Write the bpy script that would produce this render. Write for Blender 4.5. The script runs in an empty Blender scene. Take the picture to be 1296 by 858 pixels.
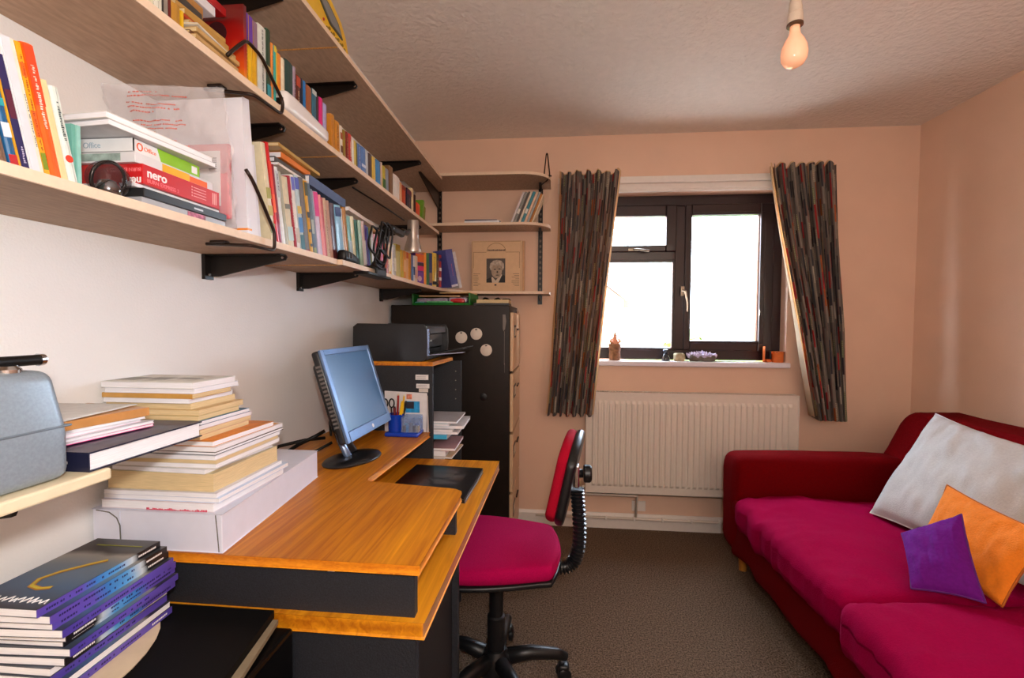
import bpy, math, random
from mathutils import Vector, Matrix, noise

random.seed(7)
S = bpy.context.scene
COL = S.collection
R = math.radians

# ------------------------------------------------------------------ camera
cd = bpy.data.cameras.new('camera')
cam = bpy.data.objects.new('camera', cd)
COL.objects.link(cam)
cd.sensor_width = 36.0
cd.lens = 573.4 / 1296 * 36.0
cd.clip_start = 0.02
cam.location = (0, 0, 1.2332)
cam.matrix_world = Matrix.Translation((0, 0, 1.2332)) @ Matrix.Rotation(0.0921, 4, 'Z') @ \
    Matrix.Rotation(math.pi / 2 - 0.0357, 4, 'X') @ Matrix.Rotation(0.0054, 4, 'Z')
S.camera = cam

# ------------------------------------------------------------------ world, lights, exposure
W = bpy.data.worlds.new('sky')
S.world = W
W.use_nodes = True
wn = W.node_tree
bgn = wn.nodes['Background']
bgn.inputs[0].default_value = (0.74, 0.86, 1.0, 1)
bgn.inputs[1].default_value = 21.0


def light(name, kind, loc, energy, color, size=0.1, size_y=None, rot=(0, 0, 0), spread=None):
    l = bpy.data.lights.new(name, kind)
    l.energy = energy
    l.color = color
    if kind == 'AREA':
        l.shape = 'RECTANGLE'
        l.size = size
        l.size_y = size_y or size
        if spread:
            l.spread = spread
    elif kind == 'POINT':
        l.shadow_soft_size = size
    else:
        l.angle = size
    o = bpy.data.objects.new(name, l)
    COL.objects.link(o)
    o.location = loc
    o.rotation_euler = rot
    return o


# camera flash just above the lens, an unseen warm fill added behind, and the sun
light('camera_flash', 'POINT', (0.04, -0.06, 1.37), 26.0, (1.0, 0.97, 0.94), 0.035)
light('rear_fill_light', 'AREA', (0.9, -0.75, 1.7), 9.0, (1.0, 0.86, 0.72), 1.4, 1.2, (R(90), 0, 0))
sun = light('sun', 'SUN', (4, 4, 6), 9.0, (1.0, 0.86, 0.68), R(0.6))
sun.rotation_euler = Vector((0.86, 0.10, 0.45)).to_track_quat('Z', 'Y').to_euler()

S.view_settings.view_transform = 'Standard'
S.view_settings.look = 'None'
S.view_settings.exposure = 0.3
S.view_settings.gamma = 1.0
S.view_settings.use_curve_mapping = False
S.cycles.use_denoising = True
S.cycles.max_bounces = 8
S.cycles.sample_clamp_indirect = 6.0

# ------------------------------------------------------------------ materials


def lin(c):
    if isinstance(c, str):
        c = c.lstrip('#')
        c = tuple(int(c[i:i + 2], 16) for i in (0, 2, 4))
    return tuple(((v / 255) / 12.92 if v / 255 <= 0.04045 else ((v / 255 + 0.055) / 1.055) ** 2.4) for v in c) + (1,)


_mats = {}


def mat(c, rough=0.6, metal=0.0, grain=0.06, scale=40.0, bump=0.0, bscale=None, spec=0.5, name=None, stretch=None,
        trans=0.0, coat=0.0, sheen=0.0):
    key = (c, rough, metal, grain, scale, bump, bscale, spec, stretch, trans, coat, sheen)
    if key in _mats:
        return _mats[key]
    m = bpy.data.materials.new(name or 'surface')
    m.use_nodes = True
    nt = m.node_tree
    b = nt.nodes['Principled BSDF']
    b.inputs['Roughness'].default_value = rough
    b.inputs['Metallic'].default_value = metal
    b.inputs['Specular IOR Level'].default_value = spec
    b.inputs['Transmission Weight'].default_value = trans
    b.inputs['Coat Weight'].default_value = coat
    b.inputs['Sheen Weight'].default_value = sheen
    L = lin(c)
    tc = nt.nodes.new('ShaderNodeTexCoord')
    mp = nt.nodes.new('ShaderNodeMapping')
    nt.links.new(tc.outputs['Object'], mp.inputs[0])
    if stretch:
        mp.inputs['Scale'].default_value = stretch
    n = nt.nodes.new('ShaderNodeTexNoise')
    n.inputs['Scale'].default_value = scale
    n.inputs['Detail'].default_value = 3
    nt.links.new(mp.outputs[0], n.inputs[0])
    r = nt.nodes.new('ShaderNodeValToRGB')
    r.color_ramp.elements[0].position = 0.3
    r.color_ramp.elements[1].position = 0.7
    r.color_ramp.elements[0].color = tuple(max(0, v * (1 - grain)) for v in L[:3]) + (1,)
    r.color_ramp.elements[1].color = tuple(min(1, v * (1 + grain)) for v in L[:3]) + (1,)
    nt.links.new(n.outputs[0], r.inputs[0])
    nt.links.new(r.outputs[0], b.inputs['Base Color'])
    if bump:
        n2 = nt.nodes.new('ShaderNodeTexNoise')
        n2.inputs['Scale'].default_value = bscale or scale
        n2.inputs['Detail'].default_value = 4
        nt.links.new(mp.outputs[0], n2.inputs[0])
        bp = nt.nodes.new('ShaderNodeBump')
        bp.inputs['Strength'].default_value = bump
        bp.inputs['Distance'].default_value = 0.01
        nt.links.new(n2.outputs[0], bp.inputs['Height'])
        nt.links.new(bp.outputs[0], b.inputs['Normal'])
    _mats[key] = m
    return m


def ramp_mat(name, axis, lo, hi, stops, rough=0.35, noise_amt=0.0, nscale=8.0, coat=0.2):
    """colour printed along one object axis (metres lo..hi)"""
    m = bpy.data.materials.new(name)
    m.use_nodes = True
    nt = m.node_tree
    b = nt.nodes['Principled BSDF']
    b.inputs['Roughness'].default_value = rough
    b.inputs['Coat Weight'].default_value = coat
    tc = nt.nodes.new('ShaderNodeTexCoord')
    sp = nt.nodes.new('ShaderNodeSeparateXYZ')
    nt.links.new(tc.outputs['Object'], sp.inputs[0])
    mr = nt.nodes.new('ShaderNodeMapRange')
    mr.inputs[1].default_value = lo
    mr.inputs[2].default_value = hi
    nt.links.new(sp.outputs[axis], mr.inputs[0])
    n = nt.nodes.new('ShaderNodeTexNoise')
    n.inputs['Scale'].default_value = nscale
    nt.links.new(tc.outputs['Object'], n.inputs[0])
    mm = nt.nodes.new('ShaderNodeMath')
    mm.operation = 'MULTIPLY_ADD'
    nt.links.new(n.outputs[0], mm.inputs[0])
    mm.inputs[1].default_value = noise_amt
    nt.links.new(mr.outputs[0], mm.inputs[2])
    m2 = nt.nodes.new('ShaderNodeMath')
    m2.operation = 'SUBTRACT'
    nt.links.new(mm.outputs[0], m2.inputs[0])
    m2.inputs[1].default_value = noise_amt * 0.5
    r = nt.nodes.new('ShaderNodeValToRGB')
    while len(r.color_ramp.elements) < len(stops):
        r.color_ramp.elements.new(0.5)
    for e, (p, c) in zip(r.color_ramp.elements, stops):
        e.position = p
        e.color = lin(c)
    nt.links.new(m2.outputs[0], r.inputs[0])
    nt.links.new(r.outputs[0], b.inputs['Base Color'])
    return m


def wood_mat(name, c1, c2, axis_scale=(38, 1.6, 38), rough=0.42, coat=0.0):
    m = bpy.data.materials.new(name)
    m.use_nodes = True
    nt = m.node_tree
    b = nt.nodes['Principled BSDF']
    b.inputs['Roughness'].default_value = rough
    b.inputs['Coat Weight'].default_value = coat
    tc = nt.nodes.new('ShaderNodeTexCoord')
    mp = nt.nodes.new('ShaderNodeMapping')
    mp.inputs['Scale'].default_value = axis_scale
    nt.links.new(tc.outputs['Object'], mp.inputs[0])
    n = nt.nodes.new('ShaderNodeTexNoise')
    n.inputs['Scale'].default_value = 2.2
    n.inputs['Detail'].default_value = 6
    n.inputs['Distortion'].default_value = 0.9
    nt.links.new(mp.outputs[0], n.inputs[0])
    mp2 = nt.nodes.new('ShaderNodeMapping')
    mp2.inputs['Scale'].default_value = tuple(a * 0.14 for a in axis_scale)
    nt.links.new(tc.outputs['Object'], mp2.inputs[0])
    wv = nt.nodes.new('ShaderNodeTexWave')
    wv.wave_type = 'RINGS'
    wv.inputs['Scale'].default_value = 1.6
    wv.inputs['Distortion'].default_value = 5.0
    wv.inputs['Detail'].default_value = 3
    nt.links.new(mp2.outputs[0], wv.inputs[0])
    mx = nt.nodes.new('ShaderNodeMath')
    mx.operation = 'MULTIPLY_ADD'
    nt.links.new(wv.outputs['Fac'], mx.inputs[0])
    mx.inputs[1].default_value = 0.35
    nt.links.new(n.outputs[0], mx.inputs[2])
    r = nt.nodes.new('ShaderNodeValToRGB')
    r.color_ramp.elements[0].position = 0.35
    r.color_ramp.elements[1].position = 0.95
    r.color_ramp.elements[0].color = lin(c1)
    r.color_ramp.elements[1].color = lin(c2)
    nt.links.new(mx.outputs[0], r.inputs[0])
    nt.links.new(r.outputs[0], b.inputs['Base Color'])
    return m


def curtain_mat():
    m = bpy.data.materials.new('patterned_curtain_cloth')
    m.use_nodes = True
    nt = m.node_tree
    b = nt.nodes['Principled BSDF']
    b.inputs['Roughness'].default_value = 0.85
    out = nt.nodes['Material Output']
    tc = nt.nodes.new('ShaderNodeTexCoord')
    sp = nt.nodes.new('ShaderNodeSeparateXYZ')
    nt.links.new(tc.outputs['UV'], sp.inputs[0])

    def math_(op, a, bb, c=None):
        n = nt.nodes.new('ShaderNodeMath')
        n.operation = op
        for i, x in enumerate((a, bb, c)):
            if x is None:
                continue
            if isinstance(x, (int, float)):
                n.inputs[i].default_value = x
            else:
                nt.links.new(x, n.inputs[i])
        return n.outputs[0]
    u, v = sp.outputs[0], sp.outputs[1]
    su = math_('MULTIPLY', u, 108.0)
    col = math_('FLOOR', su, 0)
    wn1 = nt.nodes.new('ShaderNodeTexWhiteNoise')
    wn1.noise_dimensions = '1D'
    nt.links.new(col, wn1.inputs['W'])
    vv = math_('MULTIPLY_ADD', v, 11.0, math_('MULTIPLY', wn1.outputs[0], 37.0))
    rowf = math_('FLOOR', vv, 0)
    cmb = nt.nodes.new('ShaderNodeCombineXYZ')
    nt.links.new(col, cmb.inputs[0])
    nt.links.new(rowf, cmb.inputs[1])
    wn2 = nt.nodes.new('ShaderNodeTexWhiteNoise')
    wn2.noise_dimensions = '2D'
    nt.links.new(cmb.outputs[0], wn2.inputs['Vector'])
    r = nt.nodes.new('ShaderNodeValToRGB')
    r.color_ramp.interpolation = 'CONSTANT'
    stops = [(0, '#80746a'), (.24, '#544f4a'), (.40, '#262b34'), (.60, '#161a22'), (.70, '#8d0c14'), (.82, '#9a4a14'),
             (.86, '#565d2f'), (.92, '#8f857a')]
    while len(r.color_ramp.elements) < len(stops):
        r.color_ramp.elements.new(0.5)
    for e, (p, c) in zip(r.color_ramp.elements, stops):
        e.position = p
        e.color = lin(c)
    nt.links.new(wn2.outputs[0], r.inputs[0])
    # alternate plain taupe stripes between the coloured ones
    par = math_('MODULO', col, 2.0)
    mix = nt.nodes.new('ShaderNodeMixRGB')
    nt.links.new(math_('MULTIPLY', math_('GREATER_THAN', par, 0.5), 0.8), mix.inputs[0])
    nt.links.new(r.outputs[0], mix.inputs[1])
    mix.inputs[2].default_value = lin('#6a5f56')
    # ladder dashes: fine cream rungs in some cells
    rung = math_('GREATER_THAN', math_('FRACT', math_('MULTIPLY', v, 150.0), 0), 0.55)
    sel = math_('GREATER_THAN', wn2.outputs[0], 0.86)
    fr = math_('FRACT', su, 0)
    inn = math_('MULTIPLY', math_('GREATER_THAN', fr, .2), math_('LESS_THAN', fr, .8))
    mask = math_('MULTIPLY', math_('MULTIPLY', rung, sel), inn)
    mix2 = nt.nodes.new('ShaderNodeMixRGB')
    nt.links.new(mask, mix2.inputs[0])
    nt.links.new(mix.outputs[0], mix2.inputs[1])
    mix2.inputs[2].default_value = lin('#b5a890')
    nt.links.new(mix2.outputs[0], b.inputs['Base Color'])
    tr = nt.nodes.new('ShaderNodeBsdfTranslucent')
    tr.inputs[0].default_value = lin('#c8803c')
    ms = nt.nodes.new('ShaderNodeMixShader')
    ms.inputs[0].default_value = 0.05
    nt.links.new(b.outputs[0], ms.inputs[1])
    nt.links.new(tr.outputs[0], ms.inputs[2])
    nt.links.new(ms.outputs[0], out.inputs[0])
    return m


def lining_mat():
    m = bpy.data.materials.new('curtain_lining')
    m.use_nodes = True
    nt = m.node_tree
    b = nt.nodes['Principled BSDF']
    b.inputs['Base Color'].default_value = lin('#d9c3a3')
    b.inputs['Roughness'].default_value = 0.9
    tr = nt.nodes.new('ShaderNodeBsdfTranslucent')
    tr.inputs[0].default_value = lin('#e8b070')
    ms = nt.nodes.new('ShaderNodeMixShader')
    ms.inputs[0].default_value = 0.45
    nt.links.new(b.outputs[0], ms.inputs[1])
    nt.links.new(tr.outputs[0], ms.inputs[2])
    nt.links.new(ms.outputs[0], nt.nodes['Material Output'].inputs[0])
    return m


def clear_mat(name, tint, opacity, rough=0.1, wrinkle=0.0, tcol=(1, 1, 1, 1)):
    """thin clear sheet: part see-through, part glossy"""
    m = bpy.data.materials.new(name)
    m.use_nodes = True
    nt = m.node_tree
    b = nt.nodes['Principled BSDF']
    b.inputs['Base Color'].default_value = lin(tint)
    b.inputs['Roughness'].default_value = rough
    t = nt.nodes.new('ShaderNodeBsdfTransparent')
    t.inputs[0].default_value = tcol
    ms = nt.nodes.new('ShaderNodeMixShader')
    ms.inputs[0].default_value = opacity
    nt.links.new(t.outputs[0], ms.inputs[1])
    nt.links.new(b.outputs[0], ms.inputs[2])
    nt.links.new(ms.outputs[0], nt.nodes['Material Output'].inputs[0])
    if wrinkle:
        n = nt.nodes.new('ShaderNodeTexNoise')
        n.inputs['Scale'].default_value = 18
        n.inputs['Distortion'].default_value = 2.0
        bp = nt.nodes.new('ShaderNodeBump')
        bp.inputs['Strength'].default_value = wrinkle
        bp.inputs['Distance'].default_value = 0.02
        nt.links.new(n.outputs[0], bp.inputs['Height'])
        nt.links.new(bp.outputs[0], b.inputs['Normal'])
    return m


# ------------------------------------------------------------------ mesh builder


class MB:
    def __init__(s):
        s.v = []
        s.f = []

    def add(s, vs, fs):
        o = len(s.v)
        s.v += [Vector(p) for p in vs]
        s.f += [tuple(i + o for i in f) for f in fs]
        return s

    def box(s, x0, x1, y0, y1, z0, z1):
        return s.add([(x0, y0, z0), (x1, y0, z0), (x1, y1, z0), (x0, y1, z0), (x0, y0, z1), (x1, y0, z1), (x1, y1, z1),
                      (x0, y1, z1)],
                     [(0, 3, 2, 1), (4, 5, 6, 7), (0, 1, 5, 4), (1, 2, 6, 5), (2, 3, 7, 6), (3, 0, 4, 7)])

    def prism(s, poly, axis, a, b):
        n = len(poly)

        def P(p, t):
            return {'x': (t, p[0], p[1]), 'y': (p[0], t, p[1]), 'z': (p[0], p[1], t)}[axis]
        vs = [P(p, a) for p in poly] + [P(p, b) for p in poly]
        fs = [tuple(range(n)), tuple(range(2 * n - 1, n - 1, -1))] + [
            (i, (i + 1) % n, n + (i + 1) % n, n + i) for i in range(n)]
        area = sum(poly[i][0] * poly[(i + 1) % n][1] - poly[(i + 1) % n][0] * poly[i][1] for i in range(n))
        flip = (area > 0) == (axis != 'y')
        if flip == (b > a):
            fs = [tuple(reversed(f)) for f in fs]
        return s.add(vs, fs)

    def tube(s, pts, r, n=8, closed=False):
        pts = [Vector(p) for p in pts]
        rs = r if isinstance(r, (list, tuple)) else [r] * len(pts)
        vs = []
        up = None
        m = len(pts)
        for i, p in enumerate(pts):
            if closed:
                d = (pts[(i + 1) % m] - pts[i - 1]).normalized()
            else:
                d = (pts[min(i + 1, m - 1)] - pts[max(i - 1, 0)]).normalized()
            if up is None:
                up = d.orthogonal().normalized()
            up = (up - d * up.dot(d))
            if up.length < 1e-6:
                up = d.orthogonal()
            up.normalize()
            w = d.cross(up)
            for k in range(n):
                a = 2 * math.pi * k / n
                vs.append(p + (up * math.cos(a) + w * math.sin(a)) * rs[i])
        fs = []
        for i in range(m if closed else m - 1):
            j = (i + 1) % m
            for k in range(n):
                fs.append((i * n + k, i * n + (k + 1) % n, j * n + (k + 1) % n, j * n + k))
        if not closed:
            fs.append(tuple(reversed(range(n))))
            fs.append(tuple(range((m - 1) * n, m * n)))
        return s.add(vs, fs)

    def lathe(s, prof, c=(0, 0, 0), n=24, axis=(0, 0, 1)):
        q = Vector((0, 0, 1)).rotation_difference(Vector(axis).normalized())
        vs = []
        for r, z in prof:
            for k in range(n):
                a = 2 * math.pi * k / n
                vs.append(q @ Vector((r * math.cos(a), r * math.sin(a), z)) + Vector(c))
        fs = []
        m = len(prof)
        for i in range(m - 1):
            for k in range(n):
                fs.append((i * n + k, i * n + (k + 1) % n, (i + 1) * n + (k + 1) % n, (i + 1) * n + k))
        if prof[0][0] > 1e-5:
            fs.append(tuple(reversed(range(n))))
        if prof[-1][0] > 1e-5:
            fs.append(tuple(range((m - 1) * n, m * n)))
        return s.add(vs, fs)

    def soft(s, x0, x1, y0, y1, z0, z1, r=0.03, n=8, fn=None):
        """rounded, subdivided block; fn deforms each point"""
        h = Vector(((x1 - x0) / 2, (y1 - y0) / 2, (z1 - z0) / 2))
        c = Vector(((x0 + x1) / 2, (y0 + y1) / 2, (z0 + z1) / 2))
        r = min(r, h.x, h.y, h.z)

        def ticks(hh):
            inner = hh - r
            e = [math.sin(math.pi / 2 * k / 3) * r for k in range(1, 4)]
            t = [-inner - x for x in reversed(e)]
            t += [-inner + 2 * inner * k / n for k in range(n + 1)]
            t += [inner + x for x in e]
            return t
        idx = {}
        vs = []
        fs = []

        def V(p):
            k = (round(p.x, 5), round(p.y, 5), round(p.z, 5))
            if k not in idx:
                q = Vector((max(-h.x + r, min(h.x - r, p.x)), max(-h.y + r, min(h.y - r, p.y)),
                            max(-h.z + r, min(h.z - r, p.z))))
                d = p - q
                if d.length > 1e-9:
                    d = d.normalized() * r
                w = q + d + c
                if fn:
                    w = Vector(fn(w))
                idx[k] = len(vs)
                vs.append(w)
            return idx[k]
        T = [ticks(h.x), ticks(h.y), ticks(h.z)]
        for ax in range(3):
            a, b = [(1, 2), (2, 0), (0, 1)][ax]
            for sgn in (-1, 1):
                for i in range(len(T[a]) - 1):
                    for j in range(len(T[b]) - 1):
                        q = []
                        for (di, dj) in ((0, 0), (1, 0), (1, 1), (0, 1)):
                            p = Vector((0, 0, 0))
                            p[ax] = sgn * h[ax]
                            p[a] = T[a][i + di]
                            p[b] = T[b][j + dj]
                            q.append(V(p))
                        if sgn < 0:
                            q.reverse()
                        if len(set(q)) >= 3:
                            fs.append(tuple(dict.fromkeys(q)))
        return s.add(vs, fs)

    def rot(s, M):
        s.v = [M @ p for p in s.v]
        return s

    def build(s, name, m=None, parent=None, smooth=False, bevel=0.0, uv=None, angle=None):
        me = bpy.data.meshes.new(name)
        off = Vector((0, 0, 0))
        if parent is not None:
            p = parent
            while p is not None:
                off += p.location
                p = p.parent
        me.from_pydata([tuple(p - off) for p in s.v], [], s.f)
        if uv:
            l = me.uv_layers.new(name='UVMap')
            for lp in me.loops:
                l.data[lp.index].uv = uv[lp.vertex_index]
        me.validate()
        if smooth:
            me.polygons.foreach_set('use_smooth', [True] * len(me.polygons))
        me.update()
        if smooth and angle:
            me.set_sharp_from_angle(angle=R(angle))
        o = bpy.data.objects.new(name, me)
        COL.objects.link(o)
        if m:
            me.materials.append(m)
        if parent is not None:
            o.parent = parent
        if bevel:
            md = o.modifiers.new('bevel', 'BEVEL')
            md.width = bevel
            md.segments = 2
            md.limit_method = 'ANGLE'
        return o


def rootat(o):
    return o.location


def thing(name, label, cat, loc=(0, 0, 0), group=None):
    o = bpy.data.objects.new(name, None)
    COL.objects.link(o)
    o.empty_display_size = 0.05
    o.location = loc
    o['label'] = label
    o['category'] = cat
    if group:
        o['group'] = group
    return o


def tag(o, label, cat, group=None):
    o['label'] = label
    o['category'] = cat
    if group:
        o['group'] = group
    return o


def struct(o):
    o['kind'] = 'structure'
    return o


def text(name, s, size, m, parent, loc, rot, extrude=0.0004, bold=0.0, align='LEFT', sx=1.0):
    c = bpy.data.curves.new(name, 'FONT')
    c.body = s
    c.size = size
    c.extrude = extrude
    c.offset = bold
    c.align_x = align
    o = bpy.data.objects.new(name, c)
    COL.objects.link(o)
    c.materials.append(m)
    o.parent = parent
    off = Vector((0, 0, 0))
    p = parent
    while p is not None:
        off += p.location
        p = p.parent
    o.location = Vector(loc) - off
    o.rotation_euler = rot
    o.scale = (sx, 1, 1)
    bpy.context.view_layer.update()
    me = bpy.data.meshes.new_from_object(o.evaluated_get(bpy.context.evaluated_depsgraph_get()))
    q = bpy.data.objects.new('lettering', me)
    COL.objects.link(q)
    q.parent = parent
    q.location, q.rotation_euler, q.scale = o.location, o.rotation_euler, o.scale
    bpy.data.objects.remove(o)
    q.name = name
    return q


# shared materials
WALL_L = mat('#f0eeec', .75, grain=.02, scale=6, bump=.12, bscale=220)
WALL_B = mat('#e9c5ac', .8, grain=.02, scale=6, bump=.12, bscale=220)
CEIL = mat('#e6dcd2', .9, grain=.03, scale=30, bump=.8, bscale=48)
WHITEP = mat('#ece4dc', .4, grain=.02)
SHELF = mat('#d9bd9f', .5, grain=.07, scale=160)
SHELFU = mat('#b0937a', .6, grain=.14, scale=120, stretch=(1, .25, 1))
EDGE = mat('#e8cdb2', .5, grain=.04, scale=100)
RAW = mat('#c88a3a', .8, grain=.3, scale=300)
BLACK = mat('#0b0908', .4, grain=.15, spec=.35)
BLKMET = mat('#150d09', .4, grain=.1, spec=.35)
CHROME = mat('#d8dade', .15, metal=1.0, grain=.02)
DESK = wood_mat('orange_cherry_laminate', '#ae5e04', '#ea9a18')
DESKE = wood_mat('orange_cherry_edging', '#c86a08', '#ee9620', (30, 2, 90))
DARKP = mat('#202228', .6, grain=.45, scale=420, bump=.15, bscale=300)
PAGES = mat('#e9e0cc', .8, grain=.12, scale=30, stretch=(1, 1, 40))
PAGEW = mat('#efeef2', .8, grain=.08, scale=30, stretch=(1, 1, 40))
PAGEC = mat('#dcc394', .8, grain=.14, scale=30, stretch=(1, 1, 40))
INK = mat('#2a2530', .6)
WHITEINK = mat('#f3f1ee', .5)

# ------------------------------------------------------------------ structure
XL, XR, YB, YF, ZC = -0.854, 2.014, 2.746, -0.90, 2.339
struct(MB().box(XL - .1, XR + .1, YF - .1, YB + .3, -.1, 0).build('floor', mat('#75604f', .95, grain=.75, scale=170, bump=1.0, bscale=190, spec=.1)))
struct(MB().box(XL - .1, XR + .1, YF - .1, YB + .3, ZC, ZC + .1).build('ceiling', CEIL))
struct(MB().box(XL - .1, XL, YF - .1, YB + .3, 0, ZC).build('wall_left', WALL_L))
struct(MB().box(XR, XR + .1, YF - .1, YB + .3, 0, ZC).build('wall_right', WALL_B))
struct(MB().box(XL, XR, YF - .1, YF, 0, ZC).build('wall_rear', WALL_B))
WX0, WX1, WZ0, WZ1 = .13, 1.335, .995, 2.0
wb = MB()
wb.box(XL, WX0, YB, YB + .28, 0, ZC).box(WX1, XR, YB, YB + .28, 0, ZC)
wb.box(WX0, WX1, YB, YB + .28, 0, WZ0).box(WX0, WX1, YB, YB + .28, WZ1, ZC)
struct(wb.build('wall_back', WALL_B))
struct(MB().prism([(YB, 0), (YB - .016, 0), (YB - .016, .075), (YB - .008, .09), (YB, .09)], 'x', XL, XR).build('baseboard_back', WHITEP))
struct(MB().prism([(XR, 0), (XR - .016, 0), (XR - .016, .075), (XR - .008, .09), (XR, .09)], 'y', YF, YB - .016).build('baseboard_right', WHITEP))
struct(MB().prism([(XL, 0), (XL + .016, 0), (XL + .016, .075), (XL + .008, .09), (XL, .09)], 'y', YF, YB - .016).build('baseboard_left', WHITEP))

# window
BROWN = mat('#26151a', .3, grain=.12, scale=60, stretch=(1, 1, .1), coat=.3)
FY0, FY1 = YB + .072, YB + .135
win = struct(MB().box(WX0, WX0 + .06, FY0, FY1, WZ0 + .02, WZ1).box(WX1 - .055, WX1, FY0, FY1, WZ0 + .02, WZ1)
             .box(WX0 + .06, WX1 - .055, FY0, FY1, WZ1 - .062, WZ1).box(WX0 + .06, WX1 - .055, FY0, FY1, WZ0 + .02, WZ0 + .082)
             .box(.722, .782, FY0, FY1, WZ0 + .082, WZ1 - .062).box(WX0 + .06, .722, FY0, FY1, 1.612, 1.668)
             .build('window_1', BROWN, bevel=.004))


def sash(name, x0, x1, z0, z1, wl, wr, wb_, wt, y0, d=.05):
    o = MB().box(x0, x0 + wl, y0, y0 + d, z0, z1).box(x1 - wr, x1, y0, y0 + d, z0, z1)
    o.box(x0 + wl, x1 - wr, y0, y0 + d, z0, z0 + wb_).box(x0 + wl, x1 - wr, y0, y0 + d, z1 - wt, z1)
    return o.build(name, BROWN, win, bevel=.006)


sash('vent_sash', .178, .726, 1.664, 1.943, .045, .062, .040, .066, FY0 - .014)
sash('casement_sash', .776, 1.283, 1.073, 1.943, .038, .080, .060, .066, FY0 - .014)
sash('inner_bead', .800, 1.232, 1.115, 1.895, .014, .029, .018, .018, FY0 - .018, .03)
for k, (x0, x1, z0, z1) in enumerate([(.178, .724, 1.072, 1.618)]):
    w = .016
    MB().box(x0, x0 + w, FY0 - .004, FY0 + .02, z0, z1).box(x1 - w, x1, FY0 - .004, FY0 + .02, z0, z1).box(
        x0 + w, x1 - w, FY0 - .004, FY0 + .02, z0, z0 + w).box(x0 + w, x1 - w, FY0 - .004, FY0 + .02, z1 - w, z1).build(
        'glazing_bead', BROWN, win, bevel=.003)
GL = clear_mat('window_glass', '#ffffff', .04, .02, tcol=(.97, .985, 1, 1))
for (x0, x1, z0, z1) in ((.2, .70, 1.69, 1.89), (.185, .715, 1.08, 1.61), (.80, 1.22, 1.11, 1.90)):
    MB().box(x0, x1, FY0 + .022, FY0 + .026, z0, z1).build('glass_pane', GL, win)
HAND = mat('#a09484', .3, metal=.7)
h = MB().box(.752, .772, FY0 - .03, FY0 - .014, 1.40, 1.455).tube([(.762, FY0 - .035, 1.43), (.772, FY0 - .05, 1.425), (.785, FY0 - .05, 1.36), (.786, FY0 - .05, 1.305)], [.008, .008, .006, .005], 8)
h.build('casement_handle', HAND, win, smooth=True, angle=40)
h = MB().box(.44, .50, FY0 - .03, FY0 - .014, 1.668, 1.682).tube([(.47, FY0 - .035, 1.676), (.50, FY0 - .045, 1.674), (.56, FY0 - .045, 1.664)], [.007, .006, .006], 8)
h.build('vent_handle', HAND, win, smooth=True, angle=40)
struct(MB().box(WX0 - .02, WX1 + .012, YB - .035, FY0 + .01, .982, 1.012).build('window_1_sill', mat('#ece6ee', .3, grain=.02), bevel=.006))
# curtain rail board above the window
cr = thing('curtain_rail', 'white wooden board with curtain track above the window', 'curtain rail', (.75, YB, 2.0))
MB().box(.02, 1.50, YB - .022, YB - .001, 2.0, 2.09).build('backing_board', WHITEP, cr, bevel=.003)
MB().box(.02, 1.50, YB - .05, YB - .022, 2.045, 2.062).build('track', WHITEP, cr, bevel=.002)
MB().box(.02, 1.50, YB - .03, YB - .022, 2.012, 2.018).build('bead', WHITEP, cr)

# curtains
CM, LM = curtain_mat(), lining_mat()


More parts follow.
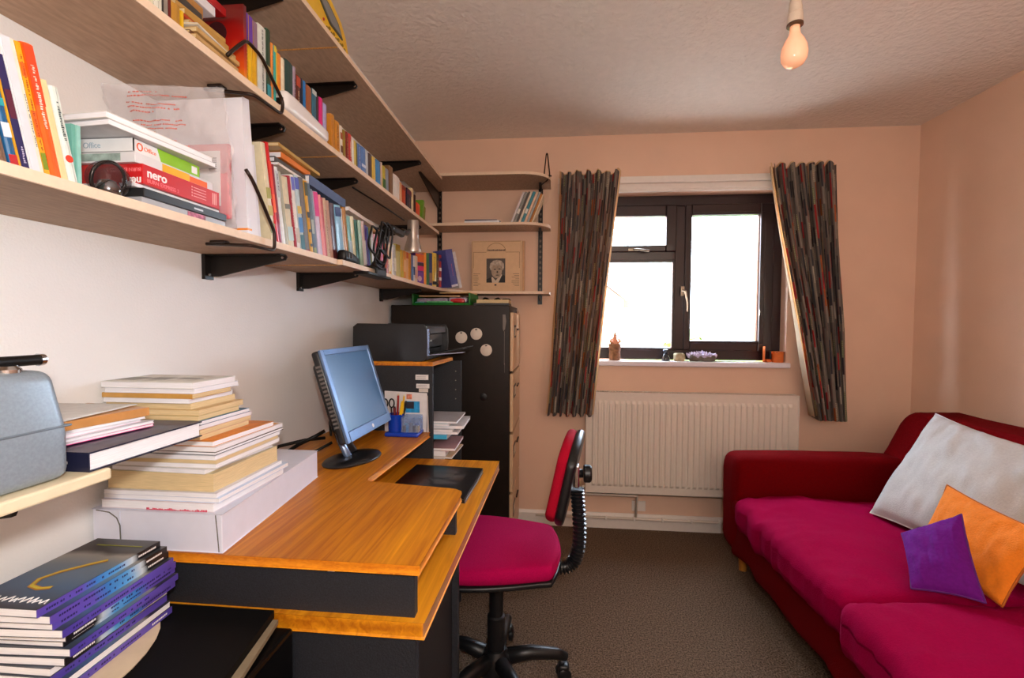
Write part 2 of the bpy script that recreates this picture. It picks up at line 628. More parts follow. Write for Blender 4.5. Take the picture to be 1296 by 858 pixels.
def curtain(label, xt0, xt1, xb0, xb1, ztop, zbot, folds, seed, inner):
    root = thing('curtain', label, 'curtain', ((xb0 + xb1) / 2, YB - .09, zbot), 'patterned curtains at the window')
    nu, nv = 150, 44
    mb = MB()
    vs, fs, uv = [], [], []
    rnd = random.Random(seed)
    ph = [rnd.uniform(-.5, .5) for _ in range(12)]
    for j in range(nv + 1):
        t = j / nv
        z = ztop + (zbot - ztop) * t
        e = t ** 1.5
        ea = t ** (1.15)
        for i in range(nu + 1):
            s_ = i / nu
            x0 = xt0 + (xb0 - xt0) * (ea if inner < 0 else e)
            x1 = xt1 + (xb1 - xt1) * (e if inner > 0 else ea)
            if inner > 0:
                x1 -= .02 * math.sin(math.pi * t)
            else:
                x0 += .0
            a = 2 * math.pi * (folds * s_ + ph[0] + .10 * math.sin(6 * s_ + 4 * t + ph[1] * 6) + .10 * t)
            amp = .022 + .012 * t + .006 * math.sin(9 * s_ + seed)
            w = noise.noise(Vector((s_ * 7 + seed, t * 3.0, 0)))
            x = x0 + (x1 - x0) * s_ - .004 * math.sin(2 * a) + .01 * w
            y = YB - .098 - .045 * min(1, t * 1.6) + amp * math.sin(a) + .012 * w
            top = 1.0 if t < .06 else 0.0
            zz = z + (0.016 * math.sin(a * .5 + ph[2]) ** 2 + .018 * noise.noise(Vector((s_ * 13, seed, 0)))) * (1 - t) ** 6
            zz += .006 * math.sin(a + 1) * t ** 8
            vs.append((x, y, zz))
            uv.append((s_ * (folds * .085) * 2.2 * .62 + seed, t * (ztop - zbot)))
    for j in range(nv):
        for i in range(nu):
            a = j * (nu + 1) + i
            fs.append((a, a + nu + 1, a + nu + 2, a + 1))
    mb.add(vs, fs)
    o = mb.build('cloth', CM, root, smooth=True, uv=uv)
    # lining hangs just behind and peeps out
    mb = MB()
    vs2 = []
    for k, (x, y, z) in enumerate(vs):
        s_ = (k % (nu + 1)) / nu
        sh = .012 if inner > 0 else -.012
        vs2.append((x + sh * (1 if inner > 0 and s_ > .9 or inner < 0 and s_ < .1 else 0) - (.010 if inner > 0 and s_ < .05 else 0), min(y + .012, YB - .004), z + .004 + .006))
    mb.add(vs2, [tuple(reversed(f)) for f in fs])
    mb.build('lining', LM, root, smooth=True)
    # hooks
    hk = MB()
    for k in range(6):
        x = xt0 + (xt1 - xt0) * (k + .5) / 6
        hk.tube([(x, YB - .062, ztop - .05), (x, YB - .052, ztop - .02), (x, YB - .040, ztop - .035)], .002, 5)
    hk.build('hook_tape', WHITEP, root)
    return root


curtain('patterned striped curtain left of the window, next to the shelf end', .034, .358, -.033, .216, 2.085, .706, 6.2, 3, 1)
curtain('patterned striped curtain right of the window, above the sofa arm', 1.185, 1.524, 1.424, 1.587, 2.098, .716, 6.6, 8, -1)

# ------------------------------------------------------------------ outside
hs = thing('house', 'brick gable house with pale eaves seen through the lower left pane', 'house', (-2, 12, -2.7))
MB().prism([(-5.5, -2.7), (1.5, -2.7), (1.5, 1.75), (-2.0, 4.4), (-5.5, 1.75)], 'y', 10, 17).build('brick_wall', mat('#c98a68', .9, grain=.25, scale=30), hs)
MB().prism([(-2.0, 4.62), (1.85, 1.72), (1.78, 1.62), (-2.0, 4.44), (-5.78, 1.62), (-5.85, 1.72)], 'y', 9.75, 17.2).build('roof', mat('#c8b4a8', .8, grain=.2, scale=12), hs)
MB().prism([(-2.0, 4.60), (1.86, 1.70), (1.78, 1.52), (-2.0, 4.36)], 'y', 9.70, 9.745).build('barge_board', mat('#8a7c74', .6), hs)
MB().box(-1.3, -.3, 9.96, 10.02, -.6, .6).build('window', mat('#5a6470', .2), hs)
struct(MB().box(-30, 40, YB + .5, 60, -2.8, -2.7).build('ground_outside', mat('#9a948c', .95, grain=.2, scale=4)))
for k, (x, y, z, r) in enumerate([(3.5, 11, -2.7, 1.1), (6.0, 13.0, -2.7, 1.3), (3.6, 16, -2.7, 1.2)]):
    lab = ['round pale hedge low behind the right pane', 'larger yellow-green bush at the lower right of the right pane', 'distant bush behind the centre of the window'][k]
    t = thing('bush', lab, 'bush', (x, y, z), None)
    hgt = 3.85 if k < 2 else 3.5

    def bf(p, k=k):
        d = noise.noise(p * 2.3 + Vector((k * 5, 0, 0)))
        return p + Vector((d * .35, d * .25, d * .3))
    MB().soft(x - r, x + r, y - r, y + r, z + .5, z + hgt, r=r * .95, n=8, fn=bf).build('foliage', mat(['#7d9a50', '#a8a83e', '#6d8a55'][k], .9, grain=.5, scale=12, bump=.5), t, smooth=True)
    MB().tube([(x, y, z), (x, y, z + .9)], [.12, .09], 8).build('trunk', mat('#5b4632', .9), t)

# ------------------------------------------------------------------ radiator + pipe
RADW = mat('#e8ddd0', .35, grain=.02, coat=.2)
rd = thing('radiator', 'white ribbed panel radiator under the window', 'radiator', (.775, YB - .05, .22))
x0, x1, z0, z1, yf = .195, 1.365, .238, .826, YB - .10
mb = MB()
prof = []
npitch = 35
xx = x0 + .028
pw = (x1 - x0 - .056) / npitch
for k in range(npitch):
    a = xx + k * pw
    prof += [(a, 0), (a + .13 * pw, 0), (a + .26 * pw, .009), (a + .74 * pw, .009), (a + .87 * pw, 0)]
prof = [(x0, 0)] + prof + [(x1 - .028, 0), (x1, 0)]
zs = [(z0, 0), (z0 + .045, 0), (z0 + .06, 1), (z1 - .058, 1), (z1 - .04, 0), (z1, 0)]
vs = []
for z, k in zs:
    for x, d in prof:
        vs.append((x, yf - d * k + .009, z))
n = len(prof)
fs = [(j * n + i, j * n + i + 1, (j + 1) * n + i + 1, (j + 1) * n + i) for j in range(len(zs) - 1) for i in range(n - 1)]
mb.add(vs, fs)
mb.build('front_panel', RADW, rd)
MB().box(x0, x1, yf + .062, yf + .07, z0, z1).build('rear_panel', RADW, rd)
MB().box(x0 - .004, x0, yf + .004, yf + .075, z0 - .004, z1 + .008).build('end_cap', RADW, rd)
MB().box(x1, x1 + .004, yf + .004, yf + .075, z0 - .004, z1 + .008).build('end_cap', RADW, rd)
g = MB().box(x0, x1, yf + .006, yf + .012, z1, z1 + .008).box(x0, x1, yf + .066, yf + .072, z1, z1 + .008)
k = x0 + .01
while k < x1:
    g.box(k, k + .006, yf + .012, yf + .066, z1 + .002, z1 + .008)
    k += .014
g.build('top_grille', RADW, rd)
MB().box(x0, x1, yf + .009, yf + .062, z0, z0 + .004).build('bottom_seam', RADW, rd)
MB().tube([(x0 - .002, yf + .03, z0 + .03), (x0 - .045, yf + .03, z0 + .03), (x0 - .045, yf + .03, z0 - .012), (x0 + .29, yf + .03, z0 - .014), (x0 + .30, yf + .045, z0 - .016), (x0 + .30, YB - .026, .080)], .008, 8).build('feed_pipe', RADW, rd, smooth=True)
MB().lathe([(.012, 0), (.017, .01), (.017, .04), (.012, .05)], (x0 - .045, yf + .03, z0 + .02), 12).build('valve', mat('#d8b890', .4), rd, smooth=True, angle=40)
MB().box(x0 + .28, x0 + .36, YB - .012, YB - .001, .11, .17).build('pipe_plate', WHITEP, rd, bevel=.002)
pp = thing('heating_pipe', 'thin white heating pipe clipped along the skirting under the radiator', 'pipe', (.6, YB - .026, .06))
MB().tube([(-.1, YB - .027, .068), (1.9, YB - .027, .068)], .008, 8).build('pipe', RADW, pp, smooth=True)
for k in range(7):
    x = .15 + k * .165
    MB().box(x, x + .012, YB - .038, YB - .016, .056, .080).build('pipe_clip', WHITEP, pp, bevel=.003)

# ------------------------------------------------------------------ shelves
XS = -.618
T = .0155


def shelf(name, label, poly, zb, joints=(), group='long book shelves', edgepoly=None):
    """poly in xy"""
    r = thing(name, label, 'shelf', (poly[0][0], poly[0][1], zb), group)
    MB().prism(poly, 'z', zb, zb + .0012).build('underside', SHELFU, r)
    MB().prism(poly, 'z', zb + .0012, zb + T).build('board', EDGE, r)
    return r


def seg(y0, y1, x=XS):
    return [(XL + .001, y0), (x, y0), (x, y1), (XL + .001, y1)]


RAWP = mat('#c98f45', .8, grain=.4, scale=300)
for zb, nm, y1, parts in ((2.013, 'top', 2.47, [(-.3, 1.262), (1.266, 2.47)]), (1.7045, 'middle', 2.40, [(-.3, 1.255), (1.259, 2.40)])):
    for k, (a, b) in enumerate(parts):
        s_ = shelf('wall_shelf', f"{'near' if k == 0 else 'far'} half of the {nm} beige shelf on the left wall", seg(a, b), zb)
        MB().box(XL + .01, XS - .002, (b - .0008) if k == 0 else a - .0016, (b + .0012) if k == 0 else a + .0006, zb - .001, zb + .004).build('raw_chipboard_edge', RAWP, s_)
s_ = shelf('wall_shelf', 'near half of the lowest beige shelf on the left wall', seg(-.3, 1.252), 1.3965)
MB().box(XL + .01, XS - .002, 1.2515, 1.2535, 1.395, 1.401).build('raw_chipboard_edge', RAWP, s_)
poly = [(XL + .001, 1.257), (-.606, 1.257), (-.606, 2.02), (-.600, 2.16), (-.585, 2.28), (-.555, 2.40), (-.505, 2.49), (-.43, 2.545), (-.34, 2.56),
        (-.15, 2.56), (-.06, 2.565), (-.03, 2.60), (-.022, 2.66), (-.022, YB - .001), (XL + .001, YB - .001)]
shelf('wall_shelf', 'far half of the lowest beige shelf curving onto the window wall', poly, 1.3965)


def backpoly(yf, x0):
    p = [(x0, YB - .001), (x0, yf)]
    p += [(-.20, yf)]
    for k in range(1, 9):
        a = math.pi / 2 * k / 8
        p.append((-.20 + .175 * math.sin(a), yf + .135 - .135 * math.cos(a)))
    p.append((-.025, YB - .001))
    return p


shelf('wall_shelf', 'top rounded shelf on the window wall with a wire hook', backpoly(2.452, XL + .001), 2.0305, group='short shelves on the window wall')
shelf('wall_shelf', 'middle rounded shelf on the window wall holding magazines', backpoly(2.545, -.74), 1.7815, group='short shelves on the window wall')

# uprights on the back wall
for x, z0, z1, lab in ((-.085, 1.345, 2.03, 'slotted black upright at the open end of the window-wall shelves'), (-.700, 1.33, 2.03, 'slotted black upright in the corner of the window wall')):
    u = thing('shelf_upright', lab, 'shelf rail', (x, YB, z0), 'slotted shelf uprights')
    MB().box(x - .013, x - .009, YB - .016, YB - .001, z0, z1).box(x + .009, x + .013, YB - .016, YB - .001, z0, z1).box(x - .009, x + .009, YB - .006, YB - .001, z0, z1).build('channel', BLKMET, u)
    sl = MB()
    z = z0 + .02
    while z < z1 - .02:
        sl.box(x - .006, x + .006, YB - .0085, YB - .0061, z, z + .014)
        z += .032
    sl.build('slot', mat('#6b5c50', .5, metal=.5), u)
# black brackets


def bracket_left(y, zb, lab, h=.055, tip=-.652):
    b = thing('shelf_bracket', lab, 'bracket', (XL, y, zb - h), 'black shelf brackets')
    MB().box(XL + .001, XL + .010, y - .014, y + .014, zb - h - .006, zb - .0005).build('wall_plate', BLKMET, b)
    MB().prism([(XL + .01, zb - .0005), (tip, zb - .0005), (tip + .004, zb - .006), (tip, zb - .014), (XL + .03, zb - h + .002), (XL + .01, zb - h + .002)], 'y', y + .006, y + .011).build('arm', BLKMET, b)
    MB().box(XL + .01, tip, y - .011, y + .011, zb - .003, zb - .0005).build('top_flange', BLKMET, b)
    MB().lathe([(.004, 0), (.003, .002)], (tip - .006, y + .006, zb - .008), 8, (0, -1, 0)).lathe([(.004, 0), (.003, .002)], (XL + .010, y, zb - h + .006), 8, (1, 0, 0)).build('screw', CHROME, b)
    return b


# bracket heights and reaches
names = {2.013: 'top', 1.7045: 'middle', 1.3965: 'lowest'}
wh = {1.045: 'nearest', 1.452: 'centre', 2.17: 'far'}
for zb in names:
    for y in wh:
        bracket_left(y, zb, f'{wh[y]} black bracket under the {names[zb]} shelf on the left wall')
for x, zb, yf, lab in ((-.700, 2.0145, 2.32, 'black bracket in the corner under the top window-wall shelf'), (-.700, 1.780, 2.56, 'black bracket in the corner under the middle window-wall shelf'),
                       (-.085, 2.029, 2.60, 'black bracket at the end of the top window-wall shelf'), (-.085, 1.780, 2.62, 'black bracket at the end of the middle window-wall shelf'),
                       (-.085, 1.395, 2.62, 'black bracket at the end of the lowest window-wall shelf')):
    b = thing('shelf_bracket', lab, 'bracket', (x, YB - .02, zb - .06), 'black shelf brackets')
    zt = zb - (0.018 if x > -.5 and zb > 2.02 else .001)
    zt = zb
    hh = .10 if yf < 2.4 else .03
    MB().prism([(YB - .017, zt), (yf, zt), (yf, zt - .012), (YB - .03, zt - hh), (YB - .017, zt - hh)], 'x', x - .003, x + .003).build('arm', BLKMET, b)
    MB().box(x - .008, x + .008, yf, YB - .017, zt - .002, zt).build('top_flange', BLKMET, b)

# wire book ends
WIRE = mat('#2a1a12', .3, metal=.4)


def wire(name, label, pts, r=.0042, extra=None):
    w = thing(name, label, 'book end', pts[1], 'wire book ends')
    # round the corners
    P = [Vector(p) for p in pts]
    q = [P[0]]
    for i in range(1, len(P) - 1):
        a, b, c = P[i - 1], P[i], P[i + 1]
        d1 = min(.012, (a - b).length * .4)
        d2 = min(.012, (c - b).length * .4)
        p1 = b + (a - b).normalized() * d1
        p2 = b + (c - b).normalized() * d2
        for k in range(5):
            t = k / 4
            q.append(p1 * (1 - t) ** 2 + b * 2 * t * (1 - t) + p2 * t * t)
    q.append(P[-1])
    MB().tube(q, r, 8).build('bent_wire', WIRE, w, smooth=True)
    if extra:
        MB().box(*extra).build('clamp_pad', WIRE, w, bevel=.002)
    return w


wire('book_end', 'bent black wire book end on the middle shelf beside yellow books', [(-.70, .862, 1.697), (-.612, .885, 1.694), (-.606, .972, 1.693), (-.604, .974, 1.722), (-.608, .905, 1.782), (-.613, .868, 1.792), (-.616, .84, 1.76), (-.618, .82, 1.735)], .0036, (-.69, -.66, .855, .875, 1.698, 1.7035))
wire('book_end', 'bent black wire book end on the lowest shelf beside the white card', [(-.70, .86, 1.389), (-.612, .872, 1.387), (-.604, .935, 1.386), (-.604, .938, 1.425), (-.606, .888, 1.495), (-.609, .872, 1.52), (-.612, .858, 1.535)], .0036, (-.69, -.66, .855, .875, 1.390, 1.3955))
wire('book_end', 'upright black wire hook standing on the top window-wall shelf end', [(-.075, 2.62, 2.024), (-.045, 2.55, 2.022), (-.030, 2.545, 2.05), (-.044, 2.56, 2.175), (-.050, 2.56, 2.175), (-.062, 2.56, 2.055)], .0035, (-.065, -.02, 2.545, 2.565, 2.047, 2.052))

# ------------------------------------------------------------------ books


def book_parts(root, t, h, d, cover, pages=PAGES, bands=(), lettering=None, spine='round', rough=.4):
    cm = mat(cover, rough, grain=.08, scale=60, coat=.15) if isinstance(cover, str) else cover
    c = .0012 if t < .02 else .002
    if t < .006:
        c = .0008
    mb = MB().box(-d, 0, 0, c, 0, h).box(-d, 0, t - c, t, 0, h)
    # slightly rounded spine
    b = .0012 if t > .008 else 0
    mb.prism([(-.0015, c), (0, c), (b, t * .35), (b, t * .65), (0, t - c), (-.0015, t - c)], 'z', 0, h)
    mb.build('cover', cm, root)
    MB().box(-d + .003, -.0015, c, t - c, .002, h - .003).build('pages', pages, root)
    for (a, bb, col) in bands:
        MB().box(b + .0001, b + .0007, .0006, t - .0006, h * a, h * bb).build('spine_band', mat(col, .45, grain=.05), root)
    if lettering:
        mb = MB()
        a, bb, col = lettering
        z = h * a
        rr = random.Random(int(t * 1e5 + h * 1e4))
        w = min(t * .34, .005)
        while z < h * bb:
            l = rr.uniform(.0012, .0030)
            if rr.random() > .15:
                mb.box(b + .0007, b + .0010, t / 2 - w / 2 * rr.uniform(.2, 1), t / 2 + w / 2 * rr.uniform(.3, 1), z, z + l * .62)
            z += l
        mb.build('spine_lettering', mat(col, .5), root)


def book(desc, y0, t, h, cover, lean=0, xf=-.63, d=.13, z=1.7205, where='', group='books', bands=(), lettering=None, pages=PAGES, rz=0, xpos=None, rough=.4):
    root = thing('book', (desc + ' ' + where).strip(), 'book', (0, 0, 0), group)
    tt = t * .965
    book_parts(root, tt, h, d, cover, pages, bands, lettering, rough=rough)
    a = -R(lean)
    off = tt * math.sin(-a) if a < 0 else 0
    root.rotation_euler = (a, 0, R(rz))
    root.location = (xf if xpos is None else xpos, y0 + (tt * (1 / math.cos(a) - math.cos(a)) if a > 0 else 0) * 0, z + off + .0003)
    return root


def row(entries, z, where, group, base):
    for e in entries:
        desc, y0, y1, h, lean, col = e[:6]
        kw = dict(base)
        if len(e) > 6:
            kw.update(e[6])
        tcos = (y1 - y0) * math.cos(R(lean))
        book(desc, y0, tcos, h, col, lean, z=z, where=where, group=group, **kw)


ZL = 1.412
B = lambda *a: a
row([
    ('slim brown book at the picture edge,', .462, .4745, .12, -11, '#7a5c48'),
    ('glossy blue and white paperback with red foot,', .476, .4855, .105, -11, '#1d5c8c', dict(bands=[(.0, .12, '#b3262b'), (.3, .45, '#dfe6ee'), (.62, .7, '#2aa0a8')])),
    ('thin mustard yellow booklet,', .486, .4885, .115, -11, '#d39a17'),
    ('navy and maroon paperback,', .489, .497, .125, -11, '#2b2358', dict(bands=[(.45, .7, '#5c1c33')], lettering=(.06, .2, '#c8c0d8'))),
    ('thick white glossy paperback,', .4975, .508, .148, -11, '#e4e2e4', dict(bands=[(0, 1, '#d7d7de')], pages=PAGEW)),
    ('cream paperback with grey title,', .5085, .5125, .150, -11, '#e6dcc8', dict(lettering=(.2, .6, '#5a5248'))),
    ('mottled yellow and orange book,', .513, .5195, .150, -11, '#e0a41a', dict(bands=[(.75, .85, '#e8641a'), (.3, .5, '#e8641a'), (.05, .18, '#7a8a1c')], lettering=(.2, .9, '#b33c10'))),
    ('tall bright orange paperback,', .520, .5325, .153, -11, '#ee5f14', dict(bands=[(.55, .99, '#e8481c')], lettering=(.38, .86, '#f4dccc'))),
    ('cream book with yellow edge,', .533, .5405, .119, -11, '#efdcae', dict(bands=[(0, 1, '#e9cf9a')])),
    ('pale mint book with a big red dot,', .541, .5525, .116, -11, '#dde4dc', dict(bands=[(0, .0, '#dde4dc')], lettering=(.45, .85, '#3c4a48'))),
    ('teal-covered pad standing straight,', .556, .5605, .083, 0, '#6fae9f', dict(pages=PAGEW, xf=-.642)),
    ('white-edged teal pad against the boxes,', .561, .566, .083, 0, '#8fc4b8', dict(pages=PAGEW, xf=-.640)),
], ZL, 'on the near end of the lowest shelf', 'books at the near end of the lowest shelf', dict(xf=-.63, d=.14))
dot = [o for o in bpy.data.objects if o.get('label', '').startswith('pale mint')][0]
MB().lathe([(0, 0), (.0046, 0), (.0046, .0006), (0, .0006)], (.0014, .0055, .030), 20, (1, 0, 0)).build('red_dot', mat('#dd3b1c', .5)).parent = dot

row([
    ('tall cream book with green squares,', .982, .999, .215, -10, '#dccfae', dict(bands=[(.45, .56, '#a5a04a'), (.28, .38, '#b9a44e'), (.1, .2, '#8a9440')], d=.18)),
    ('tall scarlet and orange hardback,', 1.001, 1.0125, .222, -10, '#c81c1e', dict(bands=[(.32, .5, '#f05a1c'), (.5, .82, '#e23a1e')], d=.17)),
    ('thin maroon paperback,', 1.014, 1.023, .180, -10, '#86122a'),
    ('white book with grey title block,', 1.025, 1.037, .178, -10, '#dcdcda', dict(bands=[(.62, .95, '#b9bcc2')], lettering=(.7, .92, '#3a3c44'))),
    ('grey-green paperback with pale spine,', 1.038, 1.048, .172, -10, '#a8a690'),
    ('map-patterned cream book,', 1.049, 1.073, .165, -10, '#d5c8a8', dict(bands=[(.55, .62, '#6f6a58'), (.1, .3, '#bcd0cc')])),
    ('thin crimson spined book,', 1.076, 1.086, .174, -10, '#a01c2c', dict(lettering=(.2, .7, '#e8d8c8'))),
    ('white and lilac paperback,', 1.087, 1.101, .180, -10, '#e2dcd6', dict(bands=[(.8, .97, '#6a6cc0'), (.1, .3, '#c9b8a8')])),
    ('white paperback with teal and blue foot,', 1.103, 1.122, .184, -10, '#b8c8cc', dict(bands=[(.0, .22, '#0e5a66'), (.25, .45, '#3c7ec0'), (.5, .6, '#d6b450'), (.82, .97, '#4a54b0')])),
    ('plain grey-brown thick book,', 1.125, 1.145, .186, -10, '#6d6560', dict(bands=[(0, .04, '#8a1c24')])),
    ('ochre book with black bands,', 1.147, 1.162, .184, -10, '#d09a2c', dict(bands=[(.8, .98, '#4a4a2a'), (.3, .34, '#221d18'), (.5, .58, '#221d18'), (.1, .14, '#221d18')])),
    ('blue-grey marbled paperback,', 1.163, 1.177, .182, -10, '#5f7280', dict(bands=[(.3, .5, '#a8b0a8'), (.0, .1, '#8a9a6a')])),
    ('slim steel-blue booklet,', 1.178, 1.187, .172, -10, '#7b8798'),
    ('lavender book with a hot pink top,', 1.189, 1.212, .170, -10, '#cdbcd2', dict(bands=[(.62, .99, '#dc2a80')])),
    ('salmon pink paperback,', 1.214, 1.230, .168, -10, '#e58c8c'),
    ('thin coral red booklet,', 1.231, 1.238, .165, -10, '#c8505a'),
    ('beige book with brown lettering,', 1.240, 1.256, .166, -10, '#c8a88c', dict(lettering=(.1, .8, '#7a5238'))),
    ('tan paperback with worn spine,', 1.257, 1.274, .164, -10, '#b98c74'),
    ('dark maroon cloth book,', 1.276, 1.302, .162, -10, '#4a1a20'),
    ('pale blue book with navy top,', 1.306, 1.344, .165, -10, '#8fc0dc', dict(bands=[(.8, .96, '#22386e')])),
    ('white spined book beside ochre one,', 1.346, 1.353, .163, -10, '#e4dfd8'),
    ('ochre cloth spined book,', 1.355, 1.379, .170, -10, '#b57820'),
    ('pale teal paperback,', 1.383, 1.406, .150, -10, '#7fb9b2', dict(bands=[(0, .5, '#bcd4dc')])),
    ('cream and yellow paperback,', 1.407, 1.432, .155, -10, '#e6dcb0'),
    ('dark green edged book,', 1.434, 1.459, .150, -10, '#0f5a3e'),
    ('pale green thick paperback,', 1.461, 1.488, .155, -10, '#b0cfb8'),
    ('white book with pink side,', 1.490, 1.511, .158, -10, '#ecd0cc', dict(bands=[(.1, .6, '#f2e8e4')])),
    ('deep purple paperback,', 1.513, 1.533, .150, -10, '#4a2278'),
    ('slim blue book next to purple one,', 1.534, 1.545, .148, -10, '#44609a'),
    ('olive green book,', 1.546, 1.561, .148, -10, '#7a7a2c'),
    ('plain white thick book,', 1.563, 1.584, .140, -10, '#dcdad6'),
    ('rose pink paperback,', 1.586, 1.604, .134, -9, '#d88a90'),
    ('bright red paperback,', 1.606, 1.626, .134, -8, '#d4202a', dict(bands=[(.3, .5, '#e8b23c')])),
    ('crimson book behind cable coil,', 1.628, 1.646, .130, -7, '#a81c3c'),
    ('magenta striped paperback,', 1.648, 1.664, .128, -6, '#c03a6a', dict(bands=[(.2, .3, '#f0e0d0'), (.6, .7, '#f0e0d0')])),
], ZL, 'standing on the lowest shelf', 'books standing on the lowest shelf', dict(xf=-.64, d=.14))

row([
    ('orange mottled low paperback,', 1.672, 1.694, .118, -4, '#d9651c', dict(bands=[(.5, .8, '#e8a85a')])),
    ('brick red low paperback,', 1.696, 1.717, .118, -4, '#a83a26', dict(lettering=(.1, .8, '#f0cfa0'))),
    ('cream paperback with orange foot,', 1.719, 1.737, .124, -4, '#ecd9b4', dict(bands=[(0, .15, '#e08a2c')])),
    ('pale yellow paperback,', 1.738, 1.754, .126, -4, '#e4c98a'),
    ('white book with black title,', 1.756, 1.776, .130, -4, '#e6e2dc', dict(lettering=(.1, .85, '#2a2a2a'))),
    ('grey and cream paperback,', 1.777, 1.797, .130, -3, '#b8aea2', dict(bands=[(.2, .6, '#e4dccb')])),
    ('thick khaki book with olive top,', 1.799, 1.852, .138, -3, '#c8bb78', dict(bands=[(.8, .99, '#a5891e')])),
    ('golden yellow thick paperback,', 1.855, 1.887, .124, 0, '#d8a92a', dict(bands=[(.1, .3, '#c8b020')])),
    ('orange paperback with pale middle,', 1.889, 1.920, .126, 0, '#ea9a3c', dict(bands=[(.3, .7, '#f0c088')])),
    ('peach paperback with rust top,', 1.922, 1.953, .126, 0, '#eab37e', dict(bands=[(.78, .98, '#cf5a1c')])),
    ('amber paperback,', 1.955, 1.992, .126, 0, '#e29a1e', dict(lettering=(.1, .8, '#a85a14'))),
    ('blue striped paperback under the lamp,', 1.994, 2.020, .124, 0, '#3e6eb0', dict(bands=[(0, .6, '#5a90cc')])),
    ('white and navy paperback,', 2.022, 2.047, .124, 0, '#dfe2ea', dict(bands=[(.3, .6, '#2f4f86')])),
    ('cream and pink paperback,', 2.049, 2.088, .128, 0, '#e6d2bc', dict(bands=[(.2, .5, '#e0b0a0')])),
], ZL, 'on the lowest shelf near the spot lamp', 'books near the spot lamp', dict(xf=-.64, d=.12))

# books fanned round the curve of the lowest shelf
cur = Vector((-.655, 2.10, ZL))
dirv = Vector((.16, .30, 0)).normalized()
ang = math.degrees(math.atan2(dirv.y, dirv.x)) - 90
for desc, t, h, col, kw in [
    ('purple and magenta book with a round picture', .058, .150, '#5d2a86', dict(bands=[(.72, .98, '#d8641c'), (.6, .7, '#2a1420'), (.45, .6, '#d0206a'), (.0, .4, '#6a3c94')])),
    ('thin orange spined book', .016, .158, '#e8902a', {}),
    ('dark green book', .020, .158, '#2c6a3a', {}),
    ('navy blue book', .022, .160, '#22306a', dict(bands=[(.1, .4, '#8a6a50')])),
    ('mustard and black striped book', .030, .165, '#d0b040', dict(bands=[(.05, .15, '#1c1c1c')], lettering=(.2, .9, '#2c2410'))),
    ('black and yellow thin book', .018, .162, '#27241f', dict(lettering=(.1, .8, '#d8a030'))),
    ('red white and navy thin book', .018, .160, '#a02c2a', dict(bands=[(.2, .3, '#e8e4dc'), (.5, .6, '#e8e4dc'), (.8, .9, '#22306a')])),
]:
    o = book(desc, 0, t, h, col, 0, z=ZL, where='at the curve of the lowest shelf', group='books at the shelf curve', d=.10, **kw)
    o.location = (cur.x, cur.y, ZL + .0003)
    o.rotation_euler = (0, 0, R(ang))
    cur += dirv * t
    if desc.startswith('purple'):
        MB().lathe([(.013, 0), (.013, .0007)], (.0015, .028, .03), 20, (1, 0, 0)).build('round_picture', mat('#c8a8b8', .5)).parent = o
cur += dirv * .016
for desc, t, h, col, kw, lean in [
    ('large blue book leaning outward', .050, .190, '#4a4e92', dict(bands=[(.0, .06, '#d8d4e0')], lettering=(.30, .62, '#d05a7a')), -14),
    ('tall pale grey book leaning behind the blue one', .022, .188, '#c8c0c0', dict(pages=PAGEW), -16)]:
    o = book(desc, 0, t, h, col, 0, z=ZL, where='at the curve of the lowest shelf', group='books at the shelf curve', d=.09, **kw)
    cur += dirv * .012
    o.matrix_world = Matrix.Translation((cur.x + .034, cur.y, ZL + .0003)) @ Matrix.Rotation(R(ang - 4), 4, 'Z') @ Matrix.Rotation(-R(lean), 4, 'X')
    cur += dirv * t

# middle shelf
ZM = 1.7205
row([
    ('tan brown book,', .656, .6625, .16, 0, '#8f6038'),
    ('slate blue book,', .6635, .671, .17, 0, '#5f7ba8'),
    ('cream paperback with grey foot,', .672, .6785, .16, 0, '#d8ceae'),
    ('ivory thick paperback,', .680, .688, .16, 0, '#e6e0d0'),
    ('low white pamphlet,', .689, .6945, .045, 0, '#d8d2c2'),
    ('low dark pamphlet,', .695, .6985, .043, 0, '#3a3430'),
    ('low grey pamphlet,', .699, .7065, .043, 0, '#8e8478'),
    ('small dark red book,', .7075, .7125, .042, 0, '#6a1c18'),
    ('small ochre box file,', .713, .7305, .042, 0, '#b8842c'),
    ('thin bright yellow book,', .7335, .7385, .04, 0, '#e6b41c'),
], ZM, 'near the frame edge on the middle shelf', 'books at the near end of the middle shelf', dict(xf=-.635, d=.16))
row([
    ('first yellow paperback with violet top,', .897, .910, .150, 0, '#e2a90f', dict(bands=[(.64, 1, '#5a2e9a')], lettering=(.1, .5, '#7a5a10'))),
    ('second yellow paperback with violet top,', .911, .924, .150, 0, '#e8b410', dict(bands=[(.64, 1, '#64349e')])),
    ('third yellow paperback with mauve top,', .925, .939, .148, 0, '#dca40c', dict(bands=[(.64, 1, '#8a6a80')])),
    ('tall white book covered in fine print,', .943, .970, .155, 0, '#d3d3cb', dict(lettering=(.05, .95, '#77776f'))),
    ('dark green and floral tall book,', .971, .986, .162, 0, '#25402c', dict(bands=[(.1, .25, '#2f8f9a'), (.4, .5, '#c8b070'), (.02, .08, '#c84a2a')])),
    ('thin orange book with brown title,', .9875, .996, .140, 0, '#e08a3c', dict(lettering=(.2, .8, '#7a3c14'))),
    ('turquoise book with a yellow edge,', .997, 1.006, .140, 0, '#35a39c', dict(bands=[(.9, 1, '#dcc030')])),
    ('thin lemon book,', 1.0065, 1.0105, .138, 0, '#d8c43c'),
], ZM, 'on the middle shelf', 'books standing on the middle shelf', dict(xf=-.64, d=.14))
